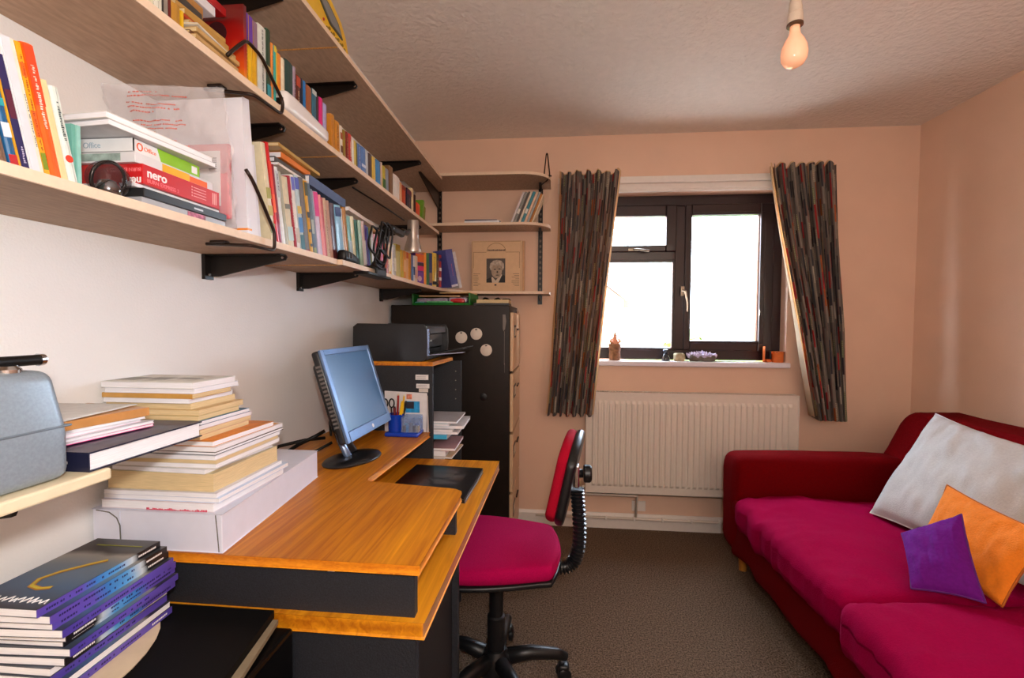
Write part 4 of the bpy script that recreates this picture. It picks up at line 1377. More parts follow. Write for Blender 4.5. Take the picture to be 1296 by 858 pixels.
tp.prism([(CX1 - .036, 1.275), (CX1 - .022, 1.275), (CX1 - .018, 1.24), (CX1 - .024, 1.20), (CX1 - .032, 1.19)], 'y', CY0 - .0009, CY0 - .0001)
tp.box(CX1 - .028, CX1 - .026, CY0 - .0007, CY0 - .0001, 1.02, 1.19)
tp.box(CX1 - .026, CX1 - .0245, CY0 - .0007, CY0 - .0001, .98, 1.03)
tp.build('tape_residue', mat('#6f655c', .4), cab)
MB().lathe([(.018, 0), (.018, .003), (.014, .004)], (-.355, CY0, .855), 20, (0, -1, 0)).build('black_plug', mat('#0c0a0a', .4), cab, smooth=True, angle=40)
for k, (x, z, lab) in enumerate(((-.469, 1.158, 'left'), (-.392, 1.176, 'upper right'), (-.341, 1.094, 'lower right'))):
    mg = thing('magnet', f'{lab} of three round white magnets on the cabinet side', 'magnet', (x, CY0, z), 'round magnets on the filing cabinet')
    MB().lathe([(0, 0), (.030, 0), (.030, .004), (.027, .006), (0, .006)], (x, CY0 - .0002, z), 28, (0, -1, 0)).build('disc', mat('#e2d6c8', .5, grain=.03), mg, smooth=True, angle=40)
    MB().box(x - .005, x + .005, CY0 - .0068, CY0 - .0060, z + .020, z + .025).build('notch', BLACK, mg)
ks = thing('key_bunch', 'small bunch of keys hanging at the cabinet lock', 'keys', (CX1 + .012, CY1 - .10, 1.29))
MB().tube([(CX1 + .014, CY1 - .10 + .012 * math.cos(a), 1.292 + .012 * math.sin(a)) for a in [k * math.pi / 6 for k in range(12)]], .0012, 5, closed=True).build('ring', CHROME, ks)
for k, (dy, dz) in enumerate(((0, 0), (.006, -.003))):
    MB().box(CX1 + .013 + k * .003, CX1 + .015 + k * .003, CY1 - .106 + dy, CY1 - .094 + dy, 1.25 + dz, 1.282 + dz).box(CX1 + .013 + k * .003, CX1 + .015 + k * .003, CY1 - .102 + dy, CY1 - .098 + dy, 1.225 + dz, 1.25 + dz).build('key', mat('#8a6a48', .3, metal=.8), ks)

# things on the cabinet
ZCB = 1.3225
GRN = mat('#0f7a24', .35, grain=.08)
tr = thing('letter_tray', 'green plastic tray full of stationery on the filing cabinet', 'tray', (-.59, 2.40, ZCB))
t_ = MB().box(-.735, -.43, 2.30, 2.56, ZCB, ZCB + .006).box(-.735, -.728, 2.30, 2.56, ZCB + .006, ZCB + .060).box(-.437, -.43, 2.30, 2.56, ZCB + .006, ZCB + .064).box(-.728, -.437, 2.553, 2.56, ZCB + .006, ZCB + .055)
t_.box(-.728, -.437, 2.30, 2.305, ZCB + .006, ZCB + .012)
t_.build('tray_body', GRN, tr, bevel=.002)
for k, (lab, x0, x1, y0, y1, z0, z1, c) in enumerate([
    ('grey bubble envelope with black print in the green tray', -.715, -.55, 2.315, 2.50, .014, .034, '#9c90a4'), ('lilac plastic packet in the green tray', -.546, -.45, 2.318, 2.50, .016, .040, '#b8a6bc'),
    ('pale green packet at the front of the green tray', -.66, -.52, 2.306, 2.36, .0125, .0205, '#74c88c'), ('small light blue packet in the green tray', -.722, -.67, 2.306, 2.36, .0125, .019, '#7fc0c4')]):
    pk = thing('packet', lab, 'packet', ((x0 + x1) / 2, (y0 + y1) / 2, ZCB + z0), 'packets in the green tray')
    MB().soft(x0, x1, y0, y1, ZCB + z0, ZCB + z1 + .004 * (k == 0), .008, 5, lambda p: p + Vector((0, 0, .003 * noise.noise(p * 40)))).build('wrapper', mat(c, .3, grain=.35, scale=60, coat=.4), pk, smooth=True)
rp = thing('packet', 'shiny red packet in the green tray', 'packet', (-.49, 2.33, ZCB + .02), 'packets in the green tray')
MB().soft(-.535, -.46, 2.306, 2.36, ZCB + .020 - .007, ZCB + .034, .008, 4, lambda p: p + Vector((0, 0, .004 * noise.noise(p * 50)))).build('wrapper', mat('#c41c24', .25, coat=.5), rp, smooth=True)
flat('orange folder sticking up at the back of the green tray', -.72, -.50, 2.36, 2.54, ZCB + .047, .006, '#d8702a', PAGEC, None, 3, name='folder', cat='folder')
flat('amber-edged folder lying over the right side of the green tray', -.60, -.44, 2.37, 2.53, ZCB + .0655, .006, '#e6a032', PAGEC, None, -8, name='folder', cat='folder')
cdp = flat('black plastic document tray on the right of the cabinet top', -.418, -.235, 2.31, 2.54, ZCB, .012, '#1c1a1c', BLACK, None, 2, name='letter_tray', cat='tray')
flat('pile of cream paper in the black tray on the cabinet', -.405, -.235, 2.33, 2.53, ZCB + .0125, .018, '#ecc88a', PAGEC, None, 2, name='paper_pile', cat='paper')
fn = thing('desk_clutter', 'dark tangled desk bits behind the cream paper', 'clutter', (-.33, 2.62, ZCB))
MB().tube([(-.36 + .05 * math.cos(a), 2.60 + .02 * math.sin(a), ZCB + .03 + .022 * math.sin(a * 2)) for a in [k * .35 for k in range(18)]], .006, 6).build('black_strap', BLACK, fn, smooth=True)
MB().soft(-.30, -.25, 2.58, 2.64, ZCB, ZCB + .05, .012, 3).build('dark_pouch', mat('#5a4638', .6, grain=.3), fn, smooth=True)

# ------------------------------------------------------------------ desk
TZ, MZ = .815, .7127
yn, yt = .7495, 1.676
dk = thing('computer_desk', 'orange cherry and charcoal computer desk with raised platform', 'desk', (-.54, 1.2, 0))
XD = XL + .004
poly = [(XD, yn), (-.230, yn)]
poly += [(-.223, 1.075), (-.228, 1.093), (-.245, 1.106), (-.475, 1.135)]
poly += [(-.488, 1.140), (-.494, 1.155), (-.468, yt), (XD, yt)]
MB().prism(poly, 'z', TZ - .018, TZ).build('raised_platform', DESK, dk, bevel=.003)
MB().box(XD, -.2265, yn - .0008, yn, TZ - .0165, TZ - .002).build('platform_edging', DESKE, dk)
MB().prism([(XD, yn + .002), (-.222, yn + .002), (-.202, yt - .002), (XD, yt - .002)], 'z', MZ - .030, MZ).build('main_desktop', DESK, dk, bevel=.003)
MB().prism([(-.2225, yn + .004), (-.2215, yn + .004), (-.2005, yt - .004), (-.2020, yt - .004)], 'z', MZ - .028, MZ - .003).build('metal_edge_strip', mat('#d8a070', .25, metal=.4), dk)
MB().box(XD, -.240, yn + .012, yn + .030, MZ, TZ - .018).build('near_riser', DARKP, dk)
MB().box(XD, -.236, 1.075, 1.093, MZ, TZ - .018).build('middle_riser', DARKP, dk)
MB().box(XD, XD + .016, yn + .03, yt - .01, MZ, TZ - .018).build('rear_riser', DARKP, dk)
MB().box(XD, -.238, yn + .012, yn + .030, 0, MZ - .030).build('side_panel', DARKP, dk)
MB().box(XD, -.232, 1.085, 1.103, 0, MZ - .030).build('middle_panel', DARKP, dk)
MB().box(XD, -.380, yt - .03, yt - .012, 0, MZ - .030).build('end_panel', DARKP, dk)
MB().box(-.262, -.246, yn + .031, 1.084, .05, MZ - .034).build('cupboard_door', mat('#1c1a1e', .4, grain=.2), dk, bevel=.002)
MB().box(XD, XD + .016, 1.104, yt - .031, .25, MZ - .034).build('modesty_panel', DARKP, dk)
mk = MB().add([(-.40, yn + .0115, .7875), (-.392, yn + .0115, .7905), (-.385, yn + .0115, .7875)], [(0, 1, 2)])
mk.build('chipped_spot', WI, dk)

# hutch tower behind desk
hx0 = XL + .004
ht = thing('shelf_tower', 'charcoal shelf tower with orange top carrying the printer', 'cabinet', (-.62, 1.82, 0))
MB().box(hx0, -.458, 1.681, 1.697, 0, 1.067).build('near_side_panel', DARKP, ht)
MB().box(hx0, -.400, 1.930, 1.946, 0, 1.067).build('far_side_panel', DARKP, ht)
MB().prism([(hx0, 1.679), (-.457, 1.679), (-.440, 1.95), (hx0, 1.95)], 'z', 1.0675, 1.083).build('top_board', DESK, ht, bevel=.002)
for z in (.05, .40, .684, .768):
    MB().box(hx0, -.462, 1.6975, 1.9295, z, z + .014).build('shelf_board', DARKP, ht)
pins = MB()
for k in range(4):
    pins.box(-.425, -.421, 1.9285, 1.9295, .90 + k * .04, .904 + k * .04)
pins.build('shelf_pin_hole', mat('#8a8272', .5), ht)
for x0, x1, z0, z1, lab in ((-.524, -.474, 1.014, 1.034, 'upper'), (-.521, -.470, .982, .999, 'lower')):
    s_ = thing('sticker', f'{lab} white address label stuck on the shelf tower side', 'label', (x0, 1.681, z0), 'white labels on the tower')
    MB().box(x0, x1, 1.6802, 1.6808, z0, z1).build('paper', mat('#e2dedc', .6), s_, bevel=0)
    m2 = MB()
    for k in range(2):
        m2.box(x0 + .004, x1 - .010, 1.6798, 1.6802, z0 + .004 + k * .007, z0 + .0055 + k * .007)
    m2.build('fine_print', mat('#8a8888', .6), s_)
s_ = thing('sticker', 'small white slip under the lower address label on the tower', 'label', (-.513, 1.681, .968), 'white labels on the tower')
MB().box(-.511, -.475, 1.6802, 1.6807, .967, .981).build('paper', mat('#d4ccc4', .6), s_)
# papers bulging from the tower
for k, (lab, x1, y0, y1, z0, h, c, rz) in enumerate([
    ('blue and white magazine at the bottom of the upper tower shelf', -.405, 1.703, 1.905, .7825, .016, '#45b4e0', -3), ('white magazine second from the bottom of the upper tower shelf', -.37, 1.710, 1.905, .799, .010, '#e4e0e4', 4),
    ('pale grey magazine in the upper tower pile', -.385, 1.706, 1.90, .8095, .010, '#c8c4cc', -2), ('white newsletter in the upper tower pile', -.35, 1.715, 1.905, .8200, .012, '#dcd8da', 6), ('cyan-edged brochure in the upper tower pile', -.395, 1.703, 1.90, .8325, .010, '#b8d8e8', -5),
    ('grey printed booklet topmost of the upper tower shelf', -.372, 1.705, 1.90, .8430, .008, '#bcb4b4', 3)]):
    flat(lab, -.60, x1, y0, y1, z0, h, c, PAGEW, '-y' if k in (0,) else None, rz * .4, name='magazine', cat='magazine', group='papers bulging from the upper tower shelf')
for k, (lab, x1, z0, h, c, rz) in enumerate([
    ('dark slim file at the bottom of the lower tower shelf', -.42, .6985, .008, '#3a3840', 0), ('beige envelope in the lower tower shelf', -.385, .707, .006, '#cfb08a', -4), ('grey ring binder in the lower tower shelf', -.415, .7135, .022, '#b4aeb4', 2), ('red-edged pad topmost of the lower tower shelf', -.38, .736, .010, '#b88a88', 5)]):
    flat(lab, -.60, x1, 1.705, 1.90, z0, h, c, PAGEW, None, rz * .4, name='folder', cat='folder', group='files in the lower tower shelf')

# printer
pz = 1.0842
prn = thing('printer', 'black inkjet printer on top of the shelf tower', 'printer', (-.62, 1.86, pz))
PB = mat('#0f0f12', .4, grain=.1, coat=.1)
PG = mat('#3c4048', .3, grain=.05, coat=.3)
pts = [(-.770, pz + .004), (-.505, pz + .004), (-.492, pz + .012), (-.486, pz + .06), (-.489, pz + .118), (-.500, pz + .135), (-.755, pz + .138), (-.768, pz + .128)]
MB().prism(pts, 'y', 1.690, 1.708).build('near_cheek', PB, prn, bevel=.006)
MB().prism(pts, 'y', 2.022, 2.040).build('far_cheek', PB, prn, bevel=.006)
MB().prism([(-.765, pz + .006), (-.53, pz + .006), (-.53, pz + .132), (-.765, pz + .134)], 'y', 1.708, 2.022).build('body', PB, prn)
MB().box(-.78, -.49, 1.70, 2.03, pz, pz + .02).build('base', BLACK, prn, bevel=.004)
MB().box(-.535, -.489, 1.708, 2.022, pz + .102, pz + .134).build('top_front_bar', PG, prn, bevel=.004)
MB().box(-.530, -.505, 1.709, 2.021, pz + .045, pz + .101).build('cartridge_door', mat('#26282e', .3, coat=.4), prn, bevel=.003)
text('maker_lettering', 'Canon', .016, mat('#d8dce0', .4), prn, (-.5046, 1.80, pz + .070), (RZ0, 0, RZ0))
MB().box(-.53, -.510, 1.712, 2.018, pz + .021, pz + .040).build('paper_slot', BLACK, prn)
MB().prism([(-.50, pz + .016), (-.355, pz + .045), (-.355, pz + .048), (-.50, pz + .022)], 'y', 1.75, 1.98).build('output_tray', PB, prn)
MB().box(-.483, -.476, 1.69, 1.708, pz + .02, pz + .125).build('chrome_trim', mat('#8a9cc0', .25, metal=.6), prn, bevel=.002)
pw_ = thing('paper_sheet', 'white printed sheet resting on the printer output tray', 'paper', (-.42, 1.84, pz + .03), None)
MB().prism([(-.475, pz + .0225), (-.345, pz + .0335), (-.345, pz + .0345), (-.475, pz + .0235)], 'y', 1.70, 1.748).build('sheet', mat('#c8ccea', .5), pw_)
# power lead
pl_ = thing('power_lead', 'black lead running from the printer down behind the monitor', 'cable', (-.78, 1.72, 1.1))
MB().tube([(-.783, 1.75, 1.12), (-.80, 1.70, 1.125), (-.81, 1.665, 1.10), (-.82, 1.64, .98), (-.825, 1.60, .86), (-.80, 1.56, .822)], .0045, 6).build('lead', BLACK, pl_, smooth=True)

# ------------------------------------------------------------------ monitor
mo = thing('monitor', 'flat screen monitor with silver-blue bezel on the desk platform', 'monitor', (-.60, 1.31, TZ))
MBK = mat('#15161a', .35, grain=.1, coat=.2)
MBZ = mat('#6c86ac', .3, metal=.5, grain=.05)
base = MB().lathe([(0, 0), (.098, 0), (.100, .004), (.094, .010), (.05, .014), (0, .015)], (0, 0, 0), 40)
base.v = [Vector((p.x * .66, p.y, p.z)) for p in base.v]
base.rot(Matrix.Translation((-.605, 1.312, TZ + .0003)) @ Matrix.Rotation(R(-22), 4, 'Z'))
base.build('stand_base', MBK, mo, smooth=True, angle=50)
yaw, tilt = R(-1), R(17.5)
nrm = Vector((math.cos(yaw) * math.cos(tilt), math.sin(yaw) * math.cos(tilt), math.sin(tilt)))
rt = Vector((-math.sin(yaw), math.cos(yaw), 0))
upv = nrm.cross(rt)
SC = Vector((-.617, 1.387, 1.020))
Mm = Matrix.Translation(SC) @ Matrix((rt, upv, nrm)).transposed().to_4x4()
W2, H2 = .162, .139


def mbox(x0, x1, y0, y1, z0, z1):
    return MB().box(x0, x1, y0, y1, z0, z1).rot(Mm)


MB().soft(-W2, W2, -H2, H2, -.030, -.006, .008, 3).rot(Mm).build('rear_shell', MBK, mo, smooth=True)
MB().soft(-W2 + .03, W2 - .03, -H2 + .03, H2 - .03, -.058, -.028, .02, 3).rot(Mm).build('rear_hump', MBK, mo, smooth=True)
bz = MB().box(-W2, -W2 + .017, -H2, H2, -.006, .002).box(W2 - .017, W2, -H2, H2, -.006, .002).box(-W2 + .017, W2 - .017, H2 - .017, H2, -.006, .002).box(-W2 + .017, W2 - .017, -H2, -H2 + .030, -.006, .004)
bz.rot(Mm).build('bezel', MBZ, mo, bevel=.0015)
SCR = bpy.data.materials.new('screen_glass')
SCR.use_nodes = True
b_ = SCR.node_tree.nodes['Principled BSDF']
b_.inputs['Base Color'].default_value = lin('#35689c')
b_.inputs['Roughness'].default_value = .28
b_.inputs['Specular IOR Level'].default_value = .8
mbox(-W2 + .017, W2 - .017, -H2 + .030, H2 - .017, -.006, -.002).build('screen', SCR, mo)
MB().lathe([(0, 0), (.0065, 0), (.0065, .001), (0, .001)], (.055 - .045, -H2 + .014, .004), 16).rot(Mm).build('round_logo', WI, mo)
vt = MB()
for k in range(16):
    vt.box(-W2 - .0008, -W2 + .002, -H2 + .05 + k * .012, -H2 + .056 + k * .012, -.026, -.012)
vt.rot(Mm).build('side_vent', mat('#6a6460', .5), mo)
MB().tube([(-.620, 1.335, TZ + .012), (-.655, 1.345, TZ + .06), (-.690, 1.36, TZ + .13), (-.690, 1.38, TZ + .20), (-.672, 1.386, TZ + .215)], [.022, .019, .018, .018, .02], 12).build('stand_neck', MBK, mo, smooth=True)
MB().tube([(-.612, 1.30, TZ + .012), (-.640, 1.31, TZ + .05), (-.668, 1.33, TZ + .10)], [.012, .010, .008], 8).build('stand_trim', mat('#9ab4dc', .25, metal=.7), mo, smooth=True)

# cables + VGA plug
cb = thing('video_cable', 'black monitor cable with blue plug behind the white box', 'cable', (-.77, 1.26, TZ))
MB().tube([(-.715, 1.355, TZ + .075), (-.74, 1.335, TZ + .060), (-.77, 1.30, TZ + .045), (-.785, 1.25, TZ + .030), (-.760, 1.215, TZ + .022), (-.735, 1.215, TZ + .018)], .0058, 8).build('black_lead', BLACK, cb, smooth=True)
MB().tube([(-.72, 1.365, TZ + .050), (-.765, 1.325, TZ + .052), (-.815, 1.27, TZ + .046), (-.838, 1.215, TZ + .020), (-.835, 1.19, TZ + .006)], .005, 8).build('second_lead', BLACK, cb, smooth=True)
MB().tube([(-.70, 1.37, TZ + .035), (-.745, 1.36, TZ + .010), (-.775, 1.31, TZ + .0065), (-.79, 1.26, TZ + .0065)], .0045, 8).build('third_lead', BLACK, cb, smooth=True)
MB().soft(-.738, -.700, 1.205, 1.232, TZ + .008, TZ + .024, .004, 2).build('blue_plug', mat('#1c3c9a', .35, coat=.2), cb, smooth=True, angle=40)
MB().box(-.701, -.692, 1.209, 1.228, TZ + .011, TZ + .021).build('plug_tip', CHROME, cb)

# pen organiser
po = thing('pen_organiser', 'translucent blue plastic pen organiser at the platform end', 'pen holder', (-.55, 1.635, TZ))
BLU = clear_mat('blue_plastic', '#1048c8', .72, .15, tcol=(.2, .4, .95, 1))
BLUS = mat('#1440b8', .25, coat=.4)
CLR = clear_mat('clear_plastic', '#b8c8e8', .25, .08, tcol=(.85, .92, 1, 1))
MB().soft(-.612, -.486, 1.585, 1.665, TZ + .0004, TZ + .016, .006, 3).build('blue_base', BLUS, po, smooth=True, angle=50)
MB().lathe([(.0, .016), (.027, .016), (.029, .078), (.027, .078), (.025, .018), (0, .018)], (-.583, 1.628, TZ), 24).build('round_pen_cup', BLU, po, smooth=True, angle=50)
mb = MB().box(-.550, -.490, 1.598, 1.600, TZ + .016, TZ + .068).box(-.550, -.490, 1.655, 1.657, TZ + .016, TZ + .072).box(-.552, -.550, 1.598, 1.657, TZ + .016, TZ + .072).box(-.490, -.488, 1.598, 1.657, TZ + .016, TZ + .068).box(-.521, -.519, 1.6, 1.655, TZ + .016, TZ + .06)
mb.build('clear_compartments', CLR, po)
rr = random.Random(11)
for k in range(9):
    x, y = -.543 + (k % 5) * .0125, 1.608 + (k // 5) * .02
    c = ['#2a2a34', '#4aa0d0', '#888c94', '#1c1c22', '#b8a890', '#3ab0c8', '#606470', '#d0d0d4', '#34508c'][k]
    cl = thing('paper_clip_box', ['black', 'sky blue', 'silver', 'dark', 'tan', 'cyan', 'grey', 'white', 'navy'][k] + ' small stationery piece in the clear compartment of the organiser', 'stationery', (x, y, TZ + .017), 'small stationery in the organiser')
    MB().soft(x - .0052, x + .0052, y - .008, y + .008, TZ + .0165, TZ + .03 + rr.random() * .022, .002, 1).build('block', mat(c, .35), cl, smooth=True, angle=40)


def pen(label, x, y, tx, ty, h, r, col, tip, cat='pen', name='pen'):
    p = thing(name, label, cat, (x, y, TZ + .02), 'pens in the blue organiser')
    a, b_ = Vector((x, y, TZ + .0185)), Vector((x + tx, y + ty, TZ + h))
    MB().tube([a, b_], r, 8).build('barrel', mat(col, .3, coat=.3), p, smooth=True, angle=50)
    d = (b_ - a).normalized()
    MB().tube([b_, b_ + d * .006], [r, r * .6], 8).build('end_cap', mat(tip, .3), p, smooth=True, angle=50)


pen('tall red pencil with metal end in the pen cup', -.580, 1.632, .003, .006, .145, .0042, '#9a1c18', '#d8c8b0', 'pencil', 'pencil')
pen('bright yellow highlighter in the pen cup', -.572, 1.617, .018, .002, .122, .0060, '#f2c40a', '#e0b000')
pen('slim yellow pencil in the pen cup', -.566, 1.634, .012, .003, .143, .0034, '#eebc1c', '#f0e0b0', 'pencil', 'pencil')
pen('black capped marker leaning in the pen cup', -.570, 1.642, .020, .002, .118, .0048, '#14141a', '#14141a')
pen('dark red marker in the pen cup', -.584, 1.620, -.002, .003, .100, .0055, '#6a1418', '#3a0a0c')
sc = thing('scissors', 'black handled scissors standing in the pen cup', 'scissors', (-.595, 1.63, TZ + .02), None)
for dx, c in ((-.012, -.624), (.012, -.601)):
    MB().tube([(c + .0095 * math.cos(a), 1.632 + (.002 if dx > 0 else -.002), TZ + .116 + .016 * math.sin(a)) for a in [k * math.pi / 8 for k in range(16)]], .0028, 6, closed=True).build('finger_loop', BLACK, sc, smooth=True)
MB().tube([(-.618, 1.631, TZ + .100), (-.590, 1.630, TZ + .022)], [.004, .002], 6).tube([(-.604, 1.634, TZ + .100), (-.594, 1.632, TZ + .022)], [.004, .002], 6).build('blades', CHROME, sc)
lf = thing('leaflet', 'white leaflet with blue picture propped behind the organiser', 'leaflet', (-.55, 1.672, TZ))
MB().prism([(-.642, TZ + .001), (-.480, TZ + .001), (-.476, TZ + .150), (-.642, TZ + .156)], 'y', 1.671, 1.673).build('sheet', mat('#e2dede', .5), lf)
MB().box(-.560, -.505, 1.6698, 1.6708, TZ + .075, TZ + .118).build('blue_picture', mat('#2a98d0', .4, grain=.4, scale=40), lf)
MB().box(-.557, -.527, 1.6694, 1.6698, TZ + .090, TZ + .116).build('black_panel', INK, lf)
MB().box(-.556, -.535, 1.6698, 1.6708, TZ + .126, TZ + .145).build('orange_emblem', mat('#d8846a', .5, grain=.4, scale=90), lf)
MB().prism([(-.476, TZ + .001), (-.470, TZ + .001), (-.474, TZ + .140), (-.476, TZ + .14)], 'y', 1.668, 1.6745).build('second_sheet', mat('#cfc8c4', .5), lf)

# black folder/slim laptop on main desktop
ft = thing('laptop', 'thin black closed laptop lying on the lower desktop', 'laptop', (-.37, 1.42, MZ))
MB().prism([(-.480, 1.555), (-.241, 1.539), (-.252, 1.27), (-.498, 1.285)], 'z', MZ + .0005, MZ + .010).build('base', mat('#14161c', .3, coat=.3), ft, bevel=.002)
MB().prism([(-.479, 1.554), (-.242, 1.538), (-.253, 1.271), (-.497, 1.286)], 'z', MZ + .0105, MZ + .016).build('lid', mat('#101318', .28, coat=.3), ft, bevel=.002)
MB().box(-.300, -.262, 1.50, 1.506, MZ + .0161, MZ + .0164).build('maker_lettering', mat('#2c3038', .3), ft)

# ------------------------------------------------------------------ white box and its paper stack
wbx = thing('box', 'long white cardboard box under the big paper stack on the desk', 'box', (-.72, .95, TZ))
WB = mat('#dfe0ee', .5, grain=.02)
MB().prism([(-.846, .752), (-.592, .752), (-.632, 1.156), (-.846, 1.156)], 'z', TZ + .0004, TZ + .071).build('carton', WB, wbx, bevel=.002)
MB().prism([(-.845, .7505), (-.792, .7505), (-.792, .752), (-.845, .752)], 'z', TZ + .002, TZ + .070).build('flap', WB, wbx)
MB().tube([(-.838, .7503, TZ + .069), (-.812, .7500, TZ + .066), (-.797, .7500, TZ + .056), (-.791, .7500, TZ + .042), (-.790, .7500, TZ + .002)], .0011, 5).build('flap_slit', mat('#6a6660', .8), wbx)
MB().tube([(-.6035, .7510, TZ + .069), (-.601, .7512, TZ + .04), (-.598, .7510, TZ + .002)], .0009, 5).build('flap_slit', mat('#6a6660', .8), wbx)

ST = [  # label, right x, near y, length, width, height, cover, pages, rz, top
    ('magazine with red-speckled edge at the bottom of the big stack', -0.612, 0.757, 0.215, 0.225, .0155, '#e4d8dc', 'w', 0, None, '#d02a50'),
    ('glossy white and blue magazine second from the bottom of the big stack', -0.604, 0.76, 0.222, 0.232, .009, '#c8d8f0', 'w', 0, None, None),
    ('white brochure with a maroon line under the thick cream book', -0.61, 0.757, 0.215, 0.228, .0085, '#dcdce6', 'w', 1, None, None),
    ('very thick cream-paged book in the big stack', -0.618, 0.766, 0.205, 0.215, .0335, '#d8c79a', 'c', 0, None, None),
    ('wavy white loose papers on the thick cream book', -0.628, 0.765, 0.19, 0.2, .008, '#dfdddf', 'w', -3, None, None),
    ('thin white periodical with a buff edge in the big stack', -0.616, 0.768, 0.2, 0.205, .009, '#d9d2c6', 'w', 0, None, None),
    ('cream-edged journal in the middle of the big stack', -0.616, 0.768, 0.2, 0.205, .0075, '#d8c8a8', 'c', 1, None, None),
    ('white journal with glossy cover in the big stack', -0.615, 0.766, 0.21, 0.21, .0075, '#e6e6ee', 'w', 0, None, None),
    ('black and red covered magazine in the big stack', -0.616, 0.77, 0.208, 0.2, .0055, '#1c1618', 'w', -1, '#2a1a20', None),
    ('white magazine under the orange one in the big stack', -0.618, 0.772, 0.212, 0.2, .009, '#dfd6d4', 'w', 0, '#d88a1c', None),
    ('orange-covered magazine sticking out of the big stack', -0.622, 0.775, 0.185, 0.19, .010, '#e08a1c', 'w', -2, '#d87a14', None),
    ('buff journal above the orange magazine', -0.652, 0.775, 0.15, 0.185, .009, '#dcb890', 'c', 0, None, None),
    ('tan journal with a brown edge in the upper stack', -0.652, 0.775, 0.145, 0.185, .010, '#cfa276', 'c', 1, None, None),
    ('white and red edged journal in the upper stack', -0.652, 0.777, 0.15, 0.19, .008, '#e4d4dc', 'w', -1, None, None),
    ('blue-covered journal in the upper stack', -0.652, 0.777, 0.145, 0.19, .008, '#2f6a8a', 'w', 0, '#2f6a8a', None),
    ('olive-edged cream journal in the upper stack', -0.657, 0.78, 0.122, 0.19, .009, '#c0ae78', 'c', 0, None, None),
    ('straw-coloured journal in the upper stack', -0.657, 0.778, 0.125, 0.19, .011, '#d4b27a', 'c', 1, None, None),
    ('pale tan journal fifth from the top of the big stack', -0.672, 0.778, 0.125, 0.19, .012, '#cca770', 'c', 0, None, None),
    ('white journal fourth from the top of the big stack', -0.671, 0.775, 0.122, 0.195, .009, '#e0dedc', 'w', 0, None, None),
    ('ochre-spined journal third from the top of the big stack', -0.664, 0.773, 0.115, 0.205, .009, '#c9974a', 'c', 0, None, None),
    ('pale blue-white journal second from the top of the big stack', -0.662, 0.773, 0.122, 0.205, .0095, '#dde2f2', 'w', 1, None, None),
    ('white periodical with grey headline page topmost of the big stack', -0.66, 0.772, 0.115, 0.205, .0115, '#dcdcd6', 'w', 0, '#d2d0c6', None),
]
z = TZ + .0715
for k, (lab, xr, yn_, ln_, wd, h, c, pg, rz, top, edge) in enumerate(ST):
    x0 = max(xr - wd, XL + .006)
    if abs(rz) > 0:
        x0 += .004
    o = flat(lab, x0 + .002, xr, yn_ + .001 * (k % 3), yn_ + ln_ - .004 * (k % 4), z, h, c, PAGEW if pg == 'w' else PAGEC, '-y' if k in (19,) else None, rz * .8, name='book' if k == 3 else 'magazine', cat='book' if k == 3 else 'magazine', group='paper stack on the white box', top=top, sag=.0)
    if edge:
        m2 = MB()
        rr = random.Random(2)
        for q in range(40):
            xx = -.02 + q * .003
            m2.box(xx, xx + .002, -ln_ / 2 - .0006, -ln_ / 2, 0.0, .001 + .003 * rr.random())
        e_ = m2.build('red_print_edge', mat(edge, .5))
        e_.parent = o
    if k == len(ST) - 1:
        m2 = MB()
        for q in range(3):
            m2.box(-.085 + q * .055, -.045 + q * .055, -.035 + .01 * q, .005, h + .0008, h + .0011)
        e_ = m2.build('grey_print', mat('#9c9c96', .6))
        e_.parent = o
    z += h + .0002

# ------------------------------------------------------------------ small shelf with grey case
ZS = 1.033
sh2 = thing('wall_shelf', 'short cream shelf low on the left wall under the grey case', 'shelf', (-.73, .2, ZS - .016))
MB().box(XL + .001, -.600, -.35, .56, ZS - .016, ZS).build('board', mat('#e6d6b4', .5, grain=.04), sh2, bevel=.003)
bracket_left(.46, ZS - .0165, 'small black bracket under the short cream shelf', .05, -.63)
GM = mat('#8e9aa4', .38, metal=.25, grain=.08, scale=300)
cs = thing('case', 'grey metal carrying case with black handle on the short shelf', 'case', (-.73, .35, ZS))


def casef(p):
    t = (p.z - ZS) / .14
    return (p.x - .012 * max(0, t - .45) * 1.2, p.y - .010 * max(0, t - .45) * 2, p.z)


MB().soft(-.846, -.612, .14, .520, ZS + .0005, ZS + .139, .014, 8, casef).build('shell', GM, cs, smooth=True)
MB().soft(-.8465, -.6110, .139, .5205, ZS + .066, ZS + .069, .0024, 8).build('lid_seam', mat('#74808a', .4, metal=.3), cs, smooth=True)
MB().tube([(-.66, .430, ZS + .139), (-.66, .430, ZS + .152)], .005, 8).tube([(-.66, .497, ZS + .139), (-.66, .494, ZS + .149)], .005, 8).build('handle_post', CHROME, cs, smooth=True)
MB().tube([(-.66, .38, ZS + .1495), (-.66, .522, ZS + .1495)], [.0068, .0068], 12).build('handle_grip', BLACK, cs, smooth=True, angle=50)
MB().tube([(-.66, .522, ZS + .1495), (-.66, .528, ZS + .1495)], [.0082, .0075], 12).build('handle_cap', CHROME, cs, smooth=True, angle=50)
MB().lathe([(0, 0), (.012, 0), (.012, .004), (.008, .008), (0, .008)], (-.640, .475, ZS + .138), 16).build('latch', CHROME, cs, smooth=True, angle=40)

